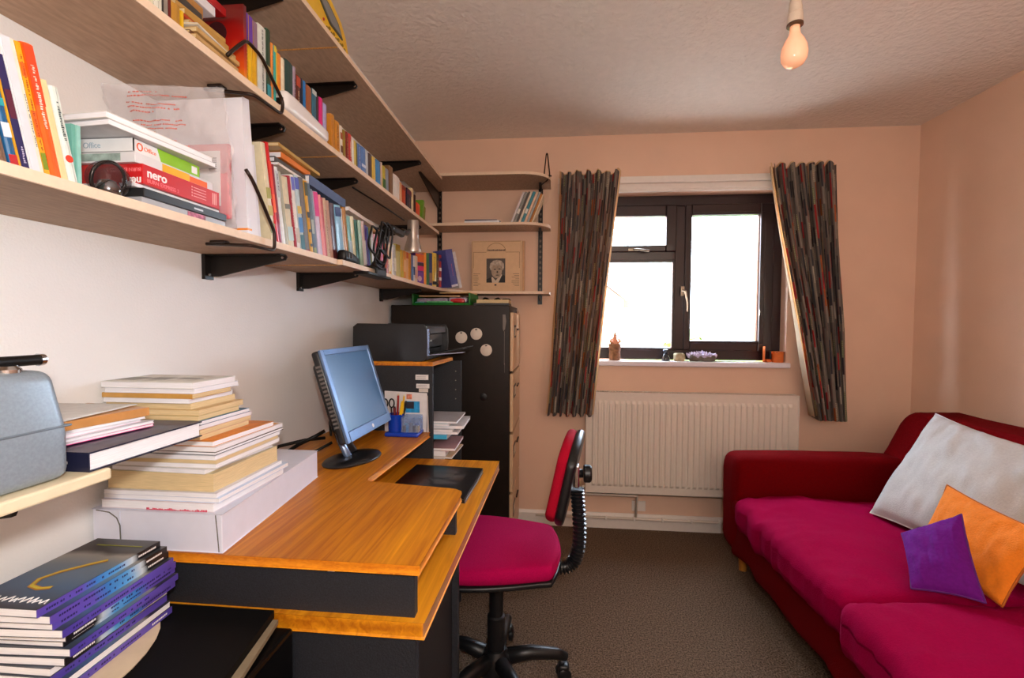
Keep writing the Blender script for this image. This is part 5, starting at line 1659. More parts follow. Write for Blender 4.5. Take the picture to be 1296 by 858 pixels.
o = flat('thick dark blue hardback with white lettering beside the grey case', -.800, -.607, .556 - .02, .728, ZS + .0005, .026, '#1a1d38', PAGEW, '-y', 0, hard=True)
DB = ramp_mat('dark_cover_print', 1, -.1, .1, [(0, '#23252c'), (.5, '#3a3a40'), (1, '#2a3a66')], .35, .6, 12)
MB().box(-.0945, .0945, -.094, .094, .0262, .0266).build('cover_print', DB, o)
MB().box(.090, .0955, -.0965, -.0958, 0.001, .025).build('purple_corner', mat('#4a2a86', .4), o)
text('spine_lettering', 'Iokon', .0085, WI, o, (0, 0, 0), (RZ0, 0, 0)).location = (.046, -.0966, .010)
m2 = MB()
for k in range(2):
    m2.box(.080 + k * .003, .0815 + k * .003, -.0968, -.0964, .006, .020)
m2.build('small_lettering', mat('#8a88a0', .5), o)
m2 = MB()
rr = random.Random(4)
y = -.09
while y < .09:
    l = rr.uniform(.004, .012)
    m2.box(.088, .092, y, y + l * .7, .0267, .0270)
    y += l
m2.build('cover_lettering', mat('#7a9ad0', .5), o)
z = ZS + .0280
for lab, x0, x1, y0, y1, h, c, rz in [
    ('white and hot pink magazine on the dark blue hardback', -.82, -.660, .545, .690, .0045, '#e4388c', -6), ('magenta-striped magazine above it on the dark blue hardback', -.82, -.658, .545, .688, .0045, '#e0dfe6', -4),
    ('pale pink magazine below the brown envelope', -.82, -.668, .54, .675, .0050, '#efd0dc', -3), ('plain white magazine directly below the brown envelope', -.82, -.664, .54, .68, .0045, '#ececf0', -7)]:
    flat(lab, x0, x1, y0, y1, z, h, c, PAGEW, None, rz, name='magazine', cat='magazine', group='magazines beside the grey case')
    z += h + .0002
flat('brown padded envelope on the small magazine pile beside the grey case', -.80, -.662, .555, .685, z, .013, '#c48a4e', mat('#c08850', .7), '+x', -10, name='envelope', cat='envelope')
z += .0134
nb = thing('paper_sheet', 'curled grey-white printed sheets on the brown envelope', 'paper', (-.73, .6, z))
vs = []
N = 14
for j in range(N + 1):
    for i in range(N + 1):
        u, v = i / N, j / N
        vs.append((-.82 + .155 * u - .02 * v, .535 + .14 * v + .01 * u, z + .0008 + .004 * u * 0 + .006 * math.sin(math.pi * u) * (1 - v) - .0125 * max(0, u - .72) * 0))
nv_ = len(vs)
fs = [(j * (N + 1) + i, j * (N + 1) + i + 1, (j + 1) * (N + 1) + i + 1, (j + 1) * (N + 1) + i) for j in range(N) for i in range(N)]
o = MB().add(vs, fs).build('sheet', mat('#d4d0ca', .5, grain=.08, scale=60), nb, smooth=True)
md = o.modifiers.new('solid', 'SOLIDIFY')
md.thickness = .0012
md.offset = 1
m2 = MB().box(-.80, -.735, .56, .563, z + .0085, z + .0088).box(-.79, -.76, .60, .602, z + .0085, z + .0088)
m2.build('printed_line', INK, nb)

# ------------------------------------------------------------------ rounded shelf with stack of purple paperbacks
ZP = .729
rs_ = thing('wall_shelf', 'cream round-ended shelf under the purple paperbacks', 'shelf', (-.74, .4, ZP - .016))
pl = [(XL + .001, -.2), (-.606, -.2), (-.606, .56)]
for k in range(1, 9):
    a = math.pi / 2 * k / 8
    pl.append((-.606 - .12 * (1 - math.cos(a)), .56 + .155 * math.sin(a)))
pl.append((XL + .001, .715))
MB().prism(pl, 'z', ZP - .016, ZP).build('board', mat('#dcc8aa', .5, grain=.05), rs_, bevel=.002)

SPA = [(0, '#5a46a8'), (.30, '#6450b4'), (.42, '#3a7cc4'), (.6, '#5aa0d8'), (.72, '#c8d4dc'), (.78, '#1a181c'), (1, '#141216')]
SPM = [ramp_mat('paperback_spine_print', 1, -.0925, .0925, SPA, .35, .05, 60), ramp_mat('paperback_spine_print_reversed', 1, .0925, -.0925, SPA, .35, .05, 60), ramp_mat('paperback_spine_purple', 1, -.0925, .0925, [(0, '#4a3a98'), (.5, '#6a56bc'), (1, '#5644a4')], .35, .1, 40)]
CVR = ramp_mat('paperback_cover_print', 1, -.0925, .0925, [(0, '#3a3e48'), (.3, '#4a6a8c'), (.55, '#6f7f8c'), (.72, '#9a9690'), (.8, '#2c2c30'), (1, '#3a3c40')], .3, .25, 14)
z = ZP + .0004
n_b = 12
orderm = ['second', 'pages', 'purple', 'pages', 'blackrev', 'purple', 'blackrev', 'blackrev', 'purple', 'norm', 'norm', 'norm']
xo = [-.004, -.004, -.012, -.012, .000, .004, -.006, .002, .006, -.004, -.002, -.012]
yo = [.004, .000, .000, .004, .010, .014, .020, .010, -.004, -.004, -.012, -.018]
ords = ['bottom', 'second lowest', 'third lowest', 'fourth lowest', 'fifth lowest', 'sixth lowest', 'sixth highest', 'fifth highest', 'fourth highest', 'third highest', 'second highest', 'topmost']
for k in range(n_b):
    kind = orderm[k]
    h = .0108
    root = thing('book', f'{ords[k]} paperback in the purple and blue stack' + (' with rainbow cover' if k == n_b - 1 else ''), 'book', (0, 0, 0), 'purple paperbacks on the round-ended shelf')
    sm = SPM[0] if kind == 'norm' else SPM[1] if kind == 'blackrev' else SPM[2]
    w, l = .057, .0925
    c = MB().box(-w, w, -l, l, 0, .0006).box(-w, w, -l, l, h - .0006, h)
    c.build('cover', CVR, root)
    if kind == 'pages':
        MB().box(-w - .0003, -w + .001, -l, l, .0006, h - .0006).build('spine', sm, root)
    else:
        MB().box(w - .001, w + .0003, -l, l, 0, h).build('spine', sm, root)
        m2, m3 = MB(), MB()
        rr = random.Random(k)
        s = -1 if kind == 'blackrev' else 1
        y = -.082
        while y < .03:
            q = rr.uniform(.0018, .0042)
            if rr.random() < .85:
                m2.box(w + .0003, w + .0005, s * y if s > 0 else -y - q * .7, (s * y + q * .7) if s > 0 else -y, h * .34, h * .6)
            y += q + (.006 if rr.random() < .12 else .0003)
        y = .052
        while y < .082:
            q = rr.uniform(.0015, .0035)
            m3.box(w + .0003, w + .0006, y if s > 0 else -y - q * .7, (y + q * .7) if s > 0 else -y, h * .35, h * .6)
            y += q
        m2.build('title_lettering', mat('#241a5c', .5), root)
        if kind != 'purple':
            m3.build('author_lettering', WI, root)
    MB().box(-w + .0005, w - .0012, -l + .0006, l - .0006, .0006, h - .0006).build('pages', PAGEW, root)
    if k == n_b - 1:
        arc = []
        for q in range(14):
            a = math.radians(30 + 205 * q / 13)
            arc.append((-.012 + .034 * math.cos(a) * 1.0, -.030 + .035 * math.sin(a), h + .0004))
        arc = [(.030, .028, h + .0004), (.012, .012, h + .0004), (-.008, -.008, h + .0004), (-.018, -.028, h + .0004), (-.010, -.045, h + .0004), (.008, -.050, h + .0004), (.022, -.046, h + .0004)]
        for dw, cc, dz in ((.0042, '#c8862c', 0), (.0022, '#d8c23c', .0004)):
            mm_ = MB()
            P = [Vector(p) for p in arc]
            vs = []
            for i, p in enumerate(P):
                d = (P[min(i + 1, len(P) - 1)] - P[max(i - 1, 0)]).normalized()
                nn = Vector((-d.y, d.x, 0))
                vs += [p + nn * dw + Vector((0, 0, dz)), p - nn * dw + Vector((0, 0, dz))]
            mm_.add(vs, [(2 * i, 2 * i + 1, 2 * i + 3, 2 * i + 2) for i in range(len(P) - 1)])
            mm_.build('rainbow_print', mat(cc, .4), root)
        m2 = MB()
        rr = random.Random(9)
        x = -.05
        while x < .045:
            q = rr.uniform(.006, .012)
            m2.tube([(x, -.078 + rr.uniform(-.003, .003), h + .0004), (x + q * .5, -.070 + rr.uniform(-.003, .003), h + .0004), (x + q, -.080, h + .0004)], .0009, 4)
            x += q
        m2.build('script_lettering', WI, root)
        m2 = MB().box(-.035, .045, .070, .0725, h + .0002, h + .0005)
        m2.build('yellow_line_lettering', mat('#8a8a2c', .5), root)
    root.location = (-.704 + xo[k], .613 + yo[k] * .6, z)
    root.rotation_euler = (0, 0, R(2.5 + (xo[k] * 150)))
    z += h + .0002

# black document case in front of the desk side, on a dark chest
dc = thing('document_case', 'black document case with pale page edge below the desk end', 'case', (-.60, .62, .70))
MB().prism([(-.840, .738), (-.486, .738), (-.461, .572), (-.43, .36), (-.840, .30)], 'z', .7120, .7255).prism([(-.840, .738), (-.486, .738), (-.461, .572), (-.43, .36), (-.840, .30)], 'z', .700, .704).build('cover', mat('#060607', .6, grain=.1, spec=.2), dc)
MB().prism([(-.837, .733), (-.476, .734), (-.446, .572), (-.412, .36), (-.837, .305)], 'z', .704, .7115).build('pages', mat('#8a7a62', .7, grain=.2, scale=20, stretch=(1, 1, 30)), dc)
ch = thing('storage_chest', 'low glossy black chest under the document case', 'chest', (-.55, .5, 0))
MB().box(-.840, -.455, .16, .735, 0, .60).build('body', mat('#060607', .35, grain=.2, spec=.3), ch, bevel=.006)
MB().box(-.842, -.450, .155, .738, .602, .698).build('lid', mat('#060607', .3, grain=.2, spec=.3), ch, bevel=.006)
MB().box(-.4495, -.444, .40, .50, .61, .65).build('clasp', BLKMET, ch)

# ------------------------------------------------------------------ spot lamp, cable coil, plug on the lowest shelf
lm = thing('spot_lamp', 'silver clip-on spot lamp hanging over the paperbacks', 'lamp', (-.60, 1.62, ZL))
SIL = mat('#b8b0a8', .3, metal=.8, grain=.03)
HC = Vector((-.590, 1.86, 1.530))
MB().lathe([(.0, .128), (.020, .127), (.0235, .12), (.0235, .06), (.026, .045), (.034, .018), (.036, .004), (.036, 0), (.033, 0), (.031, .016), (.0, .022)], HC, 28, (0.05, -.12, 1)).build('lamp_head', SIL, lm, smooth=True, angle=50)
MB().lathe([(0, 0), (.012, .002), (.016, .012), (0, .02)], HC + Vector((0, 0, .004)), 16).build('bulb', mat('#e8e4e0', .2), lm, smooth=True)
MB().tube([HC + Vector((-.005, -.02, .085)), (-.592, 1.79, 1.592), (-.592, 1.74, 1.588), (-.592, 1.70, 1.580)], [.006, .011, .012, .008], 10).build('arm', BLACK, lm, smooth=True)
MB().soft(-.603, -.580, 1.60, 1.735, 1.562, 1.588, .010, 3).build('switch_body', BLACK, lm, smooth=True)
MB().tube([(-.592, 1.60, 1.575), (-.594, 1.545, 1.555), (-.598, 1.52, 1.50), (-.602, 1.50, 1.44)], [.006, .007, .007, .010], 10).build('neck', BLACK, lm, smooth=True)
MB().box(-.636, -.588, 1.47, 1.555, ZL + .0005, ZL + .010).box(-.596, -.588, 1.47, 1.555, 1.388, ZL + .010).box(-.640, -.588, 1.40, 1.60, 1.386, 1.3955).build('clamp', BLACK, lm, bevel=.002)
MB().prism([(1.47, ZL + .010), (1.555, ZL + .010), (1.53, ZL + .03), (1.50, ZL + .03)], 'x', -.612, -.592).build('clamp_jaw', BLACK, lm, bevel=.002)
cc = MB()
for q, (cy, cz, ry, rz_, dx) in enumerate([(1.50, 1.49, .055, .060, .0), (1.515, 1.52, .040, .055, .006), (1.48, 1.445, .045, .034, .008), (1.56, 1.52, .035, .062, .004), (1.44, 1.50, .04, .045, .002)]):
    cc.tube([(-.588 + dx + .004 * math.sin(3 * a), cy + ry * math.cos(a), cz + rz_ * math.sin(a)) for a in [k * math.pi / 10 for k in range(20)]], .0038, 6, closed=True)
cc.build('coiled_cable', BLACK, lm, smooth=True)
MB().tube([(-.60, 1.78, 1.64), (-.63, 1.66, 1.66), (-.68, 1.56, 1.688), (-.70, 1.53, 1.70)], .003, 6).build('hanging_lead', BLACK, lm, smooth=True)
pg = thing('plug_adaptor', 'black plug lying on the lowest shelf edge before the ochre book', 'plug', (-.622, 1.33, ZL))
MB().soft(-.638, -.610, 1.285, 1.385, ZL + .0004, ZL + .034, .010, 3, lambda p: (p.x, p.y, ZL + .0004 + (p.z - ZL) * (1 - .4 * max(0, (p.y - 1.34) / .045)))).build('body', BLACK, pg, smooth=True)
MB().box(-.6105, -.606, 1.30, 1.306, ZL + .012, ZL + .026).box(-.6105, -.606, 1.32, 1.326, ZL + .012, ZL + .026).build('pin', mat('#4a4440', .4), pg)

# ------------------------------------------------------------------ office chair
chx, chy = -.185, 1.480
oc = thing('office_chair', 'magenta upholstered swivel office chair with black star base', 'chair', (chx, chy, 0))
SEAT = mat('#b0044e', .9, grain=.12, scale=300, bump=.3, bscale=500, spec=.12)
CBK = mat('#121316', .4, grain=.1, coat=.1)


def seatf(p):
    q = Vector(p)
    u = (p.x - (-.40)) / .41
    v = (p.y - 1.27) / .42
    q.z += .012 * math.sin(math.pi * max(0, min(1, u))) * math.sin(math.pi * max(0, min(1, v))) if p.z > .46 else 0
    if u > .35:
        q.y = 1.49 + (p.y - 1.49) * (1 - .26 * min(1, (u - .35) / .65) ** 1.6)
    e = (abs(p.y - 1.49) / .215) ** 2
    q.x -= .03 * e * max(0, u)
    return q


MB().soft(-.36, .030, 1.285, 1.705, .450, .500, .024, 10, seatf).build('seat_cushion', SEAT, oc, smooth=True)
MB().soft(-.358, .030, 1.284, 1.706, .437, .453, .007, 10, seatf).build('seat_pan', CBK, oc, smooth=True)
MB().lathe([(0, .10), (.028, .10), (.030, .12), (.030, .25), (.024, .255), (.024, .34), (.018, .345), (.018, .42), (0, .42)], (chx, chy, 0), 20).build('gas_column', CBK, oc, smooth=True, angle=40)
MB().soft(-.26, -.11, 1.40, 1.56, .40, .436, .01, 2).build('mechanism', CBK, oc, smooth=True, angle=40)
MB().lathe([(0, .06), (.055, .06), (.055, .10), (.035, .14), (0, .14)], (chx, chy, 0), 20).build('hub', CBK, oc, smooth=True, angle=40)
for k in range(5):
    a = R(14 + 72 * k)
    d = Vector((math.cos(a), math.sin(a), 0))
    c0 = Vector((chx, chy, 0))
    MB().tube([c0 + d * .03 + Vector((0, 0, .105)), c0 + d * .12 + Vector((0, 0, .110)), c0 + d * .21 + Vector((0, 0, .096)), c0 + d * .245 + Vector((0, 0, .080))], [.026, .023, .019, .014], 10).build('base_arm', CBK, oc, smooth=True)
    e = c0 + d * .235
    p_ = Vector((-d.y, d.x, 0))
    cs_ = MB()
    for s in (-1, 1):
        cs_.lathe([(0, -.008), (.020, -.008), (.024, -.005), (.024, .005), (.020, .008), (0, .008)], e + p_ * s * .014 + Vector((0, 0, .0245)), 16, tuple(p_))
    cs_.build('caster', CBK, oc, smooth=True, angle=40)
    MB().soft(e.x - .020, e.x + .020, e.y - .020, e.y + .020, .030, .060, .012, 2).build('caster_hood', CBK, oc, smooth=True)
# backrest: oval seen edge on
BXc, BYc, BZc = .050, 1.50, .730
Mb = Matrix.Translation((BXc, BYc, BZc)) @ Matrix.Rotation(R(12), 4, 'Y') @ Matrix.Rotation(R(-8), 4, 'Z')


def ovalf(dep, cx_, bow):
    def f(p):
        r2 = (p.y / .19) ** 2
        hh = math.sqrt(max(0, 1 - min(1, r2) * .86))
        return Vector((p.x, p.y, p.z * hh))
    return f


MB().soft(-.034, .000, -.165, .165, -.146, .146, .016, 12, ovalf(0, -.012, .10)).rot(Mb).build('back_cushion', mat('#a80a28', .9, grain=.12, scale=300, spec=.12), oc, smooth=True)
MB().soft(-.004, .024, -.172, .172, -.152, .152, .013, 12, ovalf(0, -.012, .10)).rot(Mb).build('back_shell', CBK, oc, smooth=True)
MB().tube([(.065, 1.50, .735), (.100, 1.50, .736)], .014, 12).build('adjuster_shaft', CBK, oc, smooth=True)
MB().lathe([(.0, 0), (.026, 0), (.029, .004), (.029, .020), (.024, .026), (0, .026)], (.102, 1.50, .736), 16, (1, 0, 0)).build('adjuster_knob', CBK, oc, smooth=True, angle=30)
MB().box(.070, .088, 1.484, 1.516, .690, .765).build('chrome_bracket', CHROME, oc, bevel=.004)
spine = [(-.02, 1.49, .428), (.03, 1.495, .415), (.065, 1.50, .425), (.085, 1.50, .46), (.092, 1.50, .52), (.090, 1.50, .58), (.085, 1.50, .64), (.080, 1.50, .69)]
# bellows
P = [Vector(p) for p in spine]
dense = []
for i in range(len(P) - 1):
    for k in range(8):
        dense.append(P[i].lerp(P[i + 1], k / 8))
dense.append(P[-1])
sm_ = [sum((dense[max(0, min(len(dense) - 1, i + k))] for k in range(-4, 5)), Vector()) / 9 for i in range(len(dense))]
fine = []
for i in range(len(sm_) - 1):
    fine += [sm_[i], sm_[i].lerp(sm_[i + 1], .5)]
fine.append(sm_[-1])
MB().tube(fine, [(.0235 if (i % 4) < 2 else .0165) for i in range(len(fine))], 16).build('bellows_sleeve', mat('#17191d', .3, grain=.1, coat=.35), oc, smooth=True, angle=25)
MB().box(-.12, .0, 1.47, 1.52, .42, .436).build('back_bar', CBK, oc, bevel=.003)

# ------------------------------------------------------------------ sofa
SRED = mat('#680207', .9, grain=.08, scale=120, bump=.25, bscale=300, spec=.05)
SMAG = mat('#960039', .9, grain=.05, scale=120, bump=.25, bscale=300, spec=.05)
sf = thing('sofa', 'crimson and magenta fabric sofa along the right wall', 'sofa', (1.4, 1.36, 0))


def wrink(a, s):
    def f(p):
        p = Vector(p)
        n1 = noise.noise(p * s)
        n2 = noise.noise(p * s * 2.7 + Vector((9, 2, 5)))
        return p + Vector((n1, n2, n1 * .7)) * a
    return f


def armf(y0, y1):
    w = wrink(.008, 6)

    def f(p):
        p = w(p)
        cy = (y0 + y1) / 2
        if p.z > .50:
            p.y = cy + (p.y - cy) * (1 - .10 * (p.z - .5) / .1)
        p.z += .012 * math.sin((p.x - .85) * 3)
        return p
    return f


MB().soft(.855, 1.80, 2.185, 2.385, .135, .603, .055, 10, armf(2.185, 2.385)).build('arm', SRED, sf, smooth=True)
MB().soft(.855, 1.80, .26, .46, .135, .603, .055, 10, armf(.26, .46)).build('arm', SRED, sf, smooth=True)


def basef(p):
    w = wrink(.007, 7)(p)
    # skirt front leans in a little towards the bottom, folds along the front
    if w.x < 1.0:
        w.x += .010 * math.sin(w.y * 23 + 3 * w.z * 9) * (1 if w.z < .40 else .3) + .03 * (.4 - w.z) * .6
    return w


MB().soft(.862, 1.86, .34, 2.24, .13, .405, .03, 16, basef).build('base', SRED, sf, smooth=True)


# back: slanted slab
def backf(p):
    t = (p.z - .20) / .62
    p = wrink(.006, 5)(p)
    x = p.x
    fx = 1.40 + .31 * max(0, t) ** 1.05
    u = (x - 1.40) / .53
    p.x = fx + (1.93 - fx) * u
    return p


MB().soft(1.40, 1.93, .255, 2.375, .16, .820, .07, 14, backf).build('backrest', SRED, sf, smooth=True)


def cush(y0, y1, z1, seed, xr=.842):
    def f(p):
        q = Vector(p)
        u = (p.x - xr) / (1.50 - xr)
        v = (p.y - y0) / (y1 - y0)
        b = max(0, math.sin(math.pi * min(1, max(0, u)))) ** .5 * max(0, math.sin(math.pi * min(1, max(0, v)))) ** .5
        if p.z > .40:
            q.z += .028 * b - .010 * (1 - b)
        n1 = noise.noise(Vector((p.x * 5, p.y * 5, seed)))
        n2 = noise.noise(Vector((p.x * 14 + p.y * 6, p.y * 9, seed + 3)))
        q.z += .010 * n1 + .006 * n2 * (1 if p.z > .3 else 0)
        edge = max(0, 1 - u / .35)
        fold = noise.noise(Vector((p.x * 12 + p.y * 16, p.y * 34 - p.x * 14, seed * 2)))
        q.z += .016 * fold * edge * (1 if p.z > .38 else .4)
        q.x += .014 * fold * edge
        q.x += -.012 * max(0, math.sin(math.pi * v)) * (1 - u) + .008 * n2
        q.y += .006 * n1
        return q
    return f


MB().soft(.842, 1.50, 1.375, 2.185, .29, .440, .045, 34, cush(1.375, 2.185, .43, 2)).build('seat_cushion', SMAG, sf, smooth=True)
MB().soft(.815, 1.52, .47, 1.370, .29, .462, .050, 34, cush(.47, 1.37, .45, 7, .815)).build('seat_cushion', SMAG, sf, smooth=True)
OW = mat('#c07a2c', .4, grain=.15)
for x, y in ((.955, 2.33), (.955, .33), (1.82, 2.33), (1.82, .33)):
    MB().lathe([(.018, 0), (.020, .02), (.026, .135), (0, .135)], (x, y, 0), 12).build('foot', OW, sf, smooth=True, angle=40)


def pillow(name, label, corners, th, m, n=44, seed=0, wr=.006, piping=None, ribs=0.0):
    C = [Vector(c) for c in corners]      # tl, tr, br, bl
    ctr = sum(C, Vector()) / 4
    root = thing(name, label, 'cushion', (ctr.x, ctr.y, min(c.z for c in C)))
    nn = (C[1] - C[0]).cross(C[3] - C[0]).normalized()
    if nn.dot(Vector((0, 0, 1.2)) - ctr) < 0:
        nn = -nn
    mb = MB()
    for side in (1, -1):
        vs = []
        for j in range(n + 1):
            for i in range(n + 1):
                u, v = i / n, j / n
                a, b_ = 2 * u - 1, 2 * v - 1
                # pull sides in between the corners
                uu = .5 + (a * (1 - .07 * (1 - b_ * b_))) / 2
                vv = .5 + (b_ * (1 - .07 * (1 - a * a))) / 2
                p = C[0] * (1 - uu) * (1 - vv) + C[1] * uu * (1 - vv) + C[2] * uu * vv + C[3] * (1 - uu) * vv
                e = max(0, (1 - a * a)) * max(0, (1 - b_ * b_))
                hgt = th * e ** .42
                w = noise.noise(Vector((u * 5, v * 5, seed + side))) * wr * min(1, e * 4) * 2
                w += noise.noise(Vector((u * 16, v * 6, seed + side))) * wr * min(1, e * 6)
                if ribs and v < .55:
                    w += ribs * (1 - abs(math.sin(u * 20 + 3 * math.sin(u * 5) - v * 3 + 2 * noise.noise(Vector((u * 3, v * 3, 4)))))) ** 2 * (1 - v / .55) * min(1, e * 6)
                vs.append(p + nn * side * (hgt / 2) + nn * w)
        fs = [(j * (n + 1) + i, j * (n + 1) + i + 1, (j + 1) * (n + 1) + i + 1, (j + 1) * (n + 1) + i) for j in range(n) for i in range(n)]
        test = (vs[1] - vs[0]).cross(vs[n + 1] - vs[0])
        if (test.dot(nn) > 0) != (side > 0):
            fs = [tuple(reversed(f)) for f in fs]
        mb.add(vs, fs)
        if side > 0:
            rim = [vs[i] for i in range(n + 1)] + [vs[j * (n + 1) + n] for j in range(1, n + 1)] + [vs[n * (n + 1) + i] for i in range(n - 1, -1, -1)] + [vs[j * (n + 1)] for j in range(n - 1, 0, -1)]
    mb.build('cover', m, root, smooth=True)
    if piping:
        MB().tube([p for p in rim], .0028, 6, closed=True).build('seam', piping, root, smooth=True)
    return root


GREY = mat('#b9b2ac', .9, grain=.05, scale=150, bump=.2, bscale=300)
pillow('cushion', 'large pale grey cushion leaning on the far half of the sofa back', [(1.650, 2.11, .850), (1.62, 1.50, .81), (1.335, 1.47, .48), (1.285, 1.94, .470)], .17, GREY, seed=3, wr=.007, ribs=.016, piping=mat('#d8d0ca', .9))
pillow('cushion', 'second pale grey cushion at the right edge behind the orange one', [(1.60, 1.44, .80), (1.60, .90, .80), (1.36, .90, .49), (1.36, 1.44, .48)], .16, GREY, seed=5, wr=.008)
pillow('cushion', 'orange square cushion with stitched seam between grey and purple cushions', [(1.330, 1.645, .693), (1.330, 1.315, .672), (1.190, 1.290, .488), (1.195, 1.590, .490)], .075, mat('#e67c10', .9, grain=.06, scale=160, bump=.25, bscale=240), seed=9, wr=.004, piping=mat('#b05a10', .8))
pillow('cushion', 'small purple cushion propped on its corner in front of the orange one', [(1.120, 1.545, .562), (1.215, 1.450, .670), (1.145, 1.285, .498), (1.032, 1.380, .474)], .075, mat('#66127a', .85, grain=.08, scale=120, bump=.2, spec=.15), seed=14, wr=.003, piping=mat('#5c1270', .8))

# ------------------------------------------------------------------ pendant bulb
pb = thing('pendant_lamp', 'bare bulb in a white holder hanging from the ceiling', 'lamp', (.66, 1.35, 1.93))
bxp, byp = .655, 1.34
MB().tube([(bxp + .004, byp, ZC - .001), (bxp, byp, 2.125)], .003, 8).build('flex', mat('#e0d4c4', .5), pb, smooth=True)
MB().lathe([(.045, 0), (.045, -.012), (.02, -.022), (0, -.022)], (bxp + .004, byp, ZC - .001), 24).build('ceiling_rose', WHITEP, pb, smooth=True, angle=40)
MB().lathe([(0, 2.105), (.007, 2.105), (.014, 2.095), (.017, 2.075), (.018, 2.062), (.016, 2.060), (.019, 2.058), (.020, 2.034), (.015, 2.032), (0, 2.032)], (bxp - .003, byp, .024), 24).build('holder', mat('#dcc8b4', .4), pb, smooth=True, angle=35)
MB().lathe([(.0165, 2.034), (.0205, 2.033), (.0205, 2.028), (.0165, 2.026)], (bxp - .003, byp, .024), 24).build('holder_ring', mat('#5a3a24', .4), pb, smooth=True, angle=35)
bulb = bpy.data.materials.new('pearl_bulb_glass')
bulb.use_nodes = True
b_ = bulb.node_tree.nodes['Principled BSDF']
b_.inputs['Base Color'].default_value = lin('#f6d2b8')
b_.inputs['Roughness'].default_value = .15
b_.inputs['Emission Color'].default_value = lin('#ff9a5c')
b_.inputs['Emission Strength'].default_value = .35
prof = [(.0125, 2.03), (.0125, 2.015), (.015, 2.003), (.022, 1.988), (.0285, 1.970), (.0305, 1.953), (.0285, 1.937), (.022, 1.925), (.012, 1.9185), (0, 1.917)]
MB().lathe([(r * (1.09 if z < 2.0 else 1), z) for r, z in prof], (bxp - .003, byp, .024), 28).build('bulb', bulb, pb, smooth=True)

# ------------------------------------------------------------------ ornaments on the sill
ZSL, YO = 1.0125, YB + .018
OR = mat('#e0702c', .5, grain=.12)
st = thing('incense_pot', 'brown relief candle pot with pink figurine on the window sill', 'ornament', (.365, YO, ZSL))
MB().lathe([(0, 0), (.030, 0), (.033, .01), (.034, .03), (.032, .05), (.035, .07), (.037, .085), (.037, .098), (.030, .098), (0, .094)], (.365, YO, ZSL), 28).build('pot', mat('#8a5c3a', .6, grain=.35, scale=70, bump=.6, bscale=80), st, smooth=True)
MB().lathe([(.026, 0), (.028, .012), (.020, .022), (.014, .034), (.012, .042), (.006, .046)], (.365, YO, ZSL + .095), 20).build('figurine_body', mat('#d8906c', .5, grain=.1), st, smooth=True)
MB().lathe([(0, -.002), (.008, .002), (.010, .010), (.007, .018), (.003, .026), (0, .030)], (.366, YO, ZSL + .138), 16).build('figurine_head', mat('#dc9a78', .5), st, smooth=True)
MB().tube([(.345, YO - .012, ZSL + .128), (.335, YO - .018, ZSL + .112), (.352, YO - .024, ZSL + .106)], .006, 8).tube([(.385, YO - .012, ZSL + .128), (.395, YO - .018, ZSL + .112), (.378, YO - .024, ZSL + .106)], .006, 8).build('figurine_arms', mat('#dc9a78', .5), st, smooth=True)
bt = thing('bottle', 'tiny dark glass bottle with silver cap on the window sill', 'bottle', (.664, YO, ZSL))
MB().lathe([(0, 0), (.024, 0), (.026, .006), (.024, .018), (.014, .038), (.010, .044), (0, .044)], (.664, YO, ZSL), 20).build('body', mat('#2a3038', .15, coat=.5), bt, smooth=True)
MB().lathe([(.012, .044), (.015, .05), (.017, .064), (.010, .068), (0, .068)], (.664, YO, ZSL), 16).build('cap', mat('#5a6470', .25, metal=.6), bt, smooth=True)
cu = thing('stone_cup', 'small rough cream stone cup beside the crystal', 'ornament', (.742, YO, ZSL))
MB().soft(.712, .772, YO - .026, YO + .026, ZSL + .0005, ZSL + .047, .012, 4, lambda p: p + Vector((noise.noise(p * 40), noise.noise(p * 33), noise.noise(p * 37))) * .003).build('stone', mat('#b8a888', .8, grain=.25, scale=60), cu, smooth=True)
MB().lathe([(0, 0), (.020, 0), (.020, .001), (0, .001)], (.742, YO, ZSL + .0475), 16).build('hollow', mat('#6a5a44', .9), cu)
ck = thing('crystal_cluster', 'pale violet crystal cluster in the middle of the window sill', 'crystal', (.872, YO, ZSL))
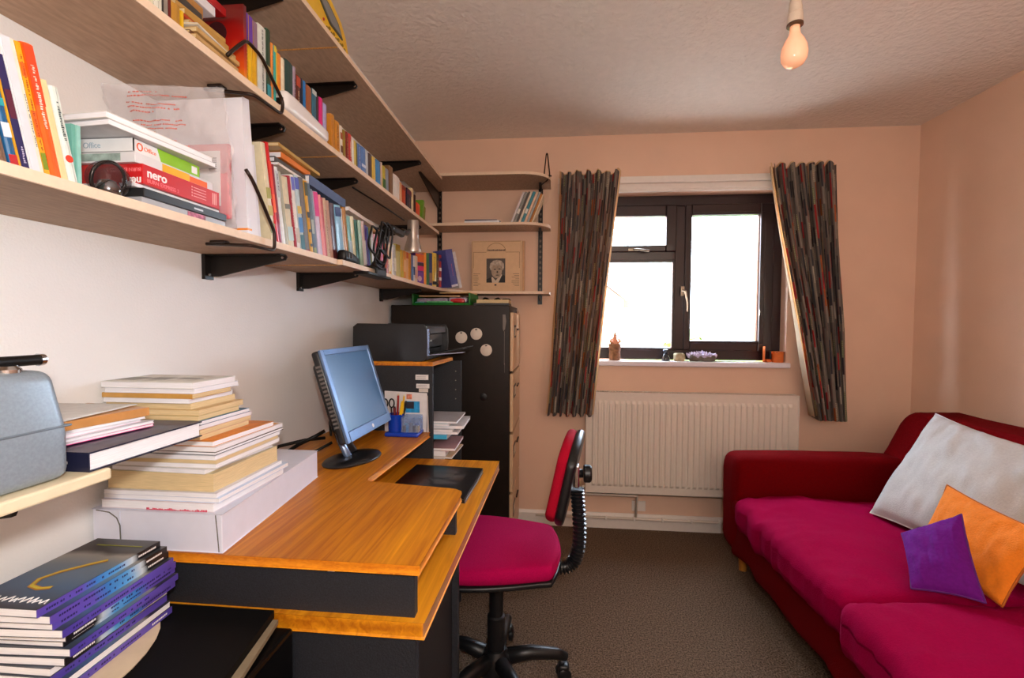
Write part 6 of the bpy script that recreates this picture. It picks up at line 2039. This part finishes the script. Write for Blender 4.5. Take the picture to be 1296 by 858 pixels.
MB().soft(.800, .945, YO - .032, YO + .030, ZSL + .0005, ZSL + .030, .014, 5, lambda p: p + Vector((0, 0, noise.noise(p * 30) * .006 + .010 * abs(p.x - .872) / .07 * (1 if p.z > ZSL + .01 else 0)))).build('matrix_rock', mat('#6a6258', .9, grain=.3), ck, smooth=True)
rr = random.Random(21)
cq = MB()
for k in range(70):
    a = rr.uniform(0, 2 * math.pi)
    t = rr.random() ** .6
    x = .872 + .082 * t * math.cos(a)
    y = YO + .026 * t * math.sin(a)
    zb = ZSL + .026
    L = rr.uniform(.022, .040) * (1.05 - .35 * t)
    d = Vector((math.cos(a) * t * .9, math.sin(a) * t * .6, 1)).normalized()
    r0 = rr.uniform(.007, .011)
    cq.tube([Vector((x, y, zb - .004)), Vector((x, y, zb)) + d * L * .7, Vector((x, y, zb)) + d * L], [r0, r0 * .85, .001], 6)
cq.build('crystal_points', mat('#cfc6e8', .25, grain=.25, scale=90, coat=.5), ck)
dsk = thing('clay_disc', 'orange clay disc standing on edge on the window sill', 'ornament', (1.225, YO, ZSL))
MB().lathe([(0, -.006), (.045, -.006), (.045, .006), (0, .006)], (1.222, YO, ZSL + .0455), 28, (.9, -.42, 0)).build('disc', OR, dsk, smooth=True, angle=40)
MB().soft(1.232, 1.262, YO - .014, YO + .016, ZSL + .0005, ZSL + .016, .006, 2).build('foot', OR, dsk, smooth=True)
cup2 = thing('clay_pot', 'small orange clay tealight pot by the right curtain', 'ornament', (1.298, YO, ZSL))
MB().lathe([(0, 0), (.030, 0), (.031, .045), (.033, .050), (.033, .062), (.027, .062), (.026, .02), (0, .02)], (1.293, YO - .012, ZSL + .0003), 24).build('pot', OR, cup2, smooth=True, angle=40)
wd_ = MB()
for k in range(5):
    a = R(-150 + k * 30)
    wd_.box(1.293 + .0335 * math.cos(a) - .003, 1.293 + .0335 * math.cos(a) + .003, YO - .012 + .0315 * math.sin(a) - .001, YO - .012 + .0315 * math.sin(a) + .001, ZSL + .055, ZSL + .062)
wd_.build('rim_notch', mat('#7a2c10', .6), cup2)
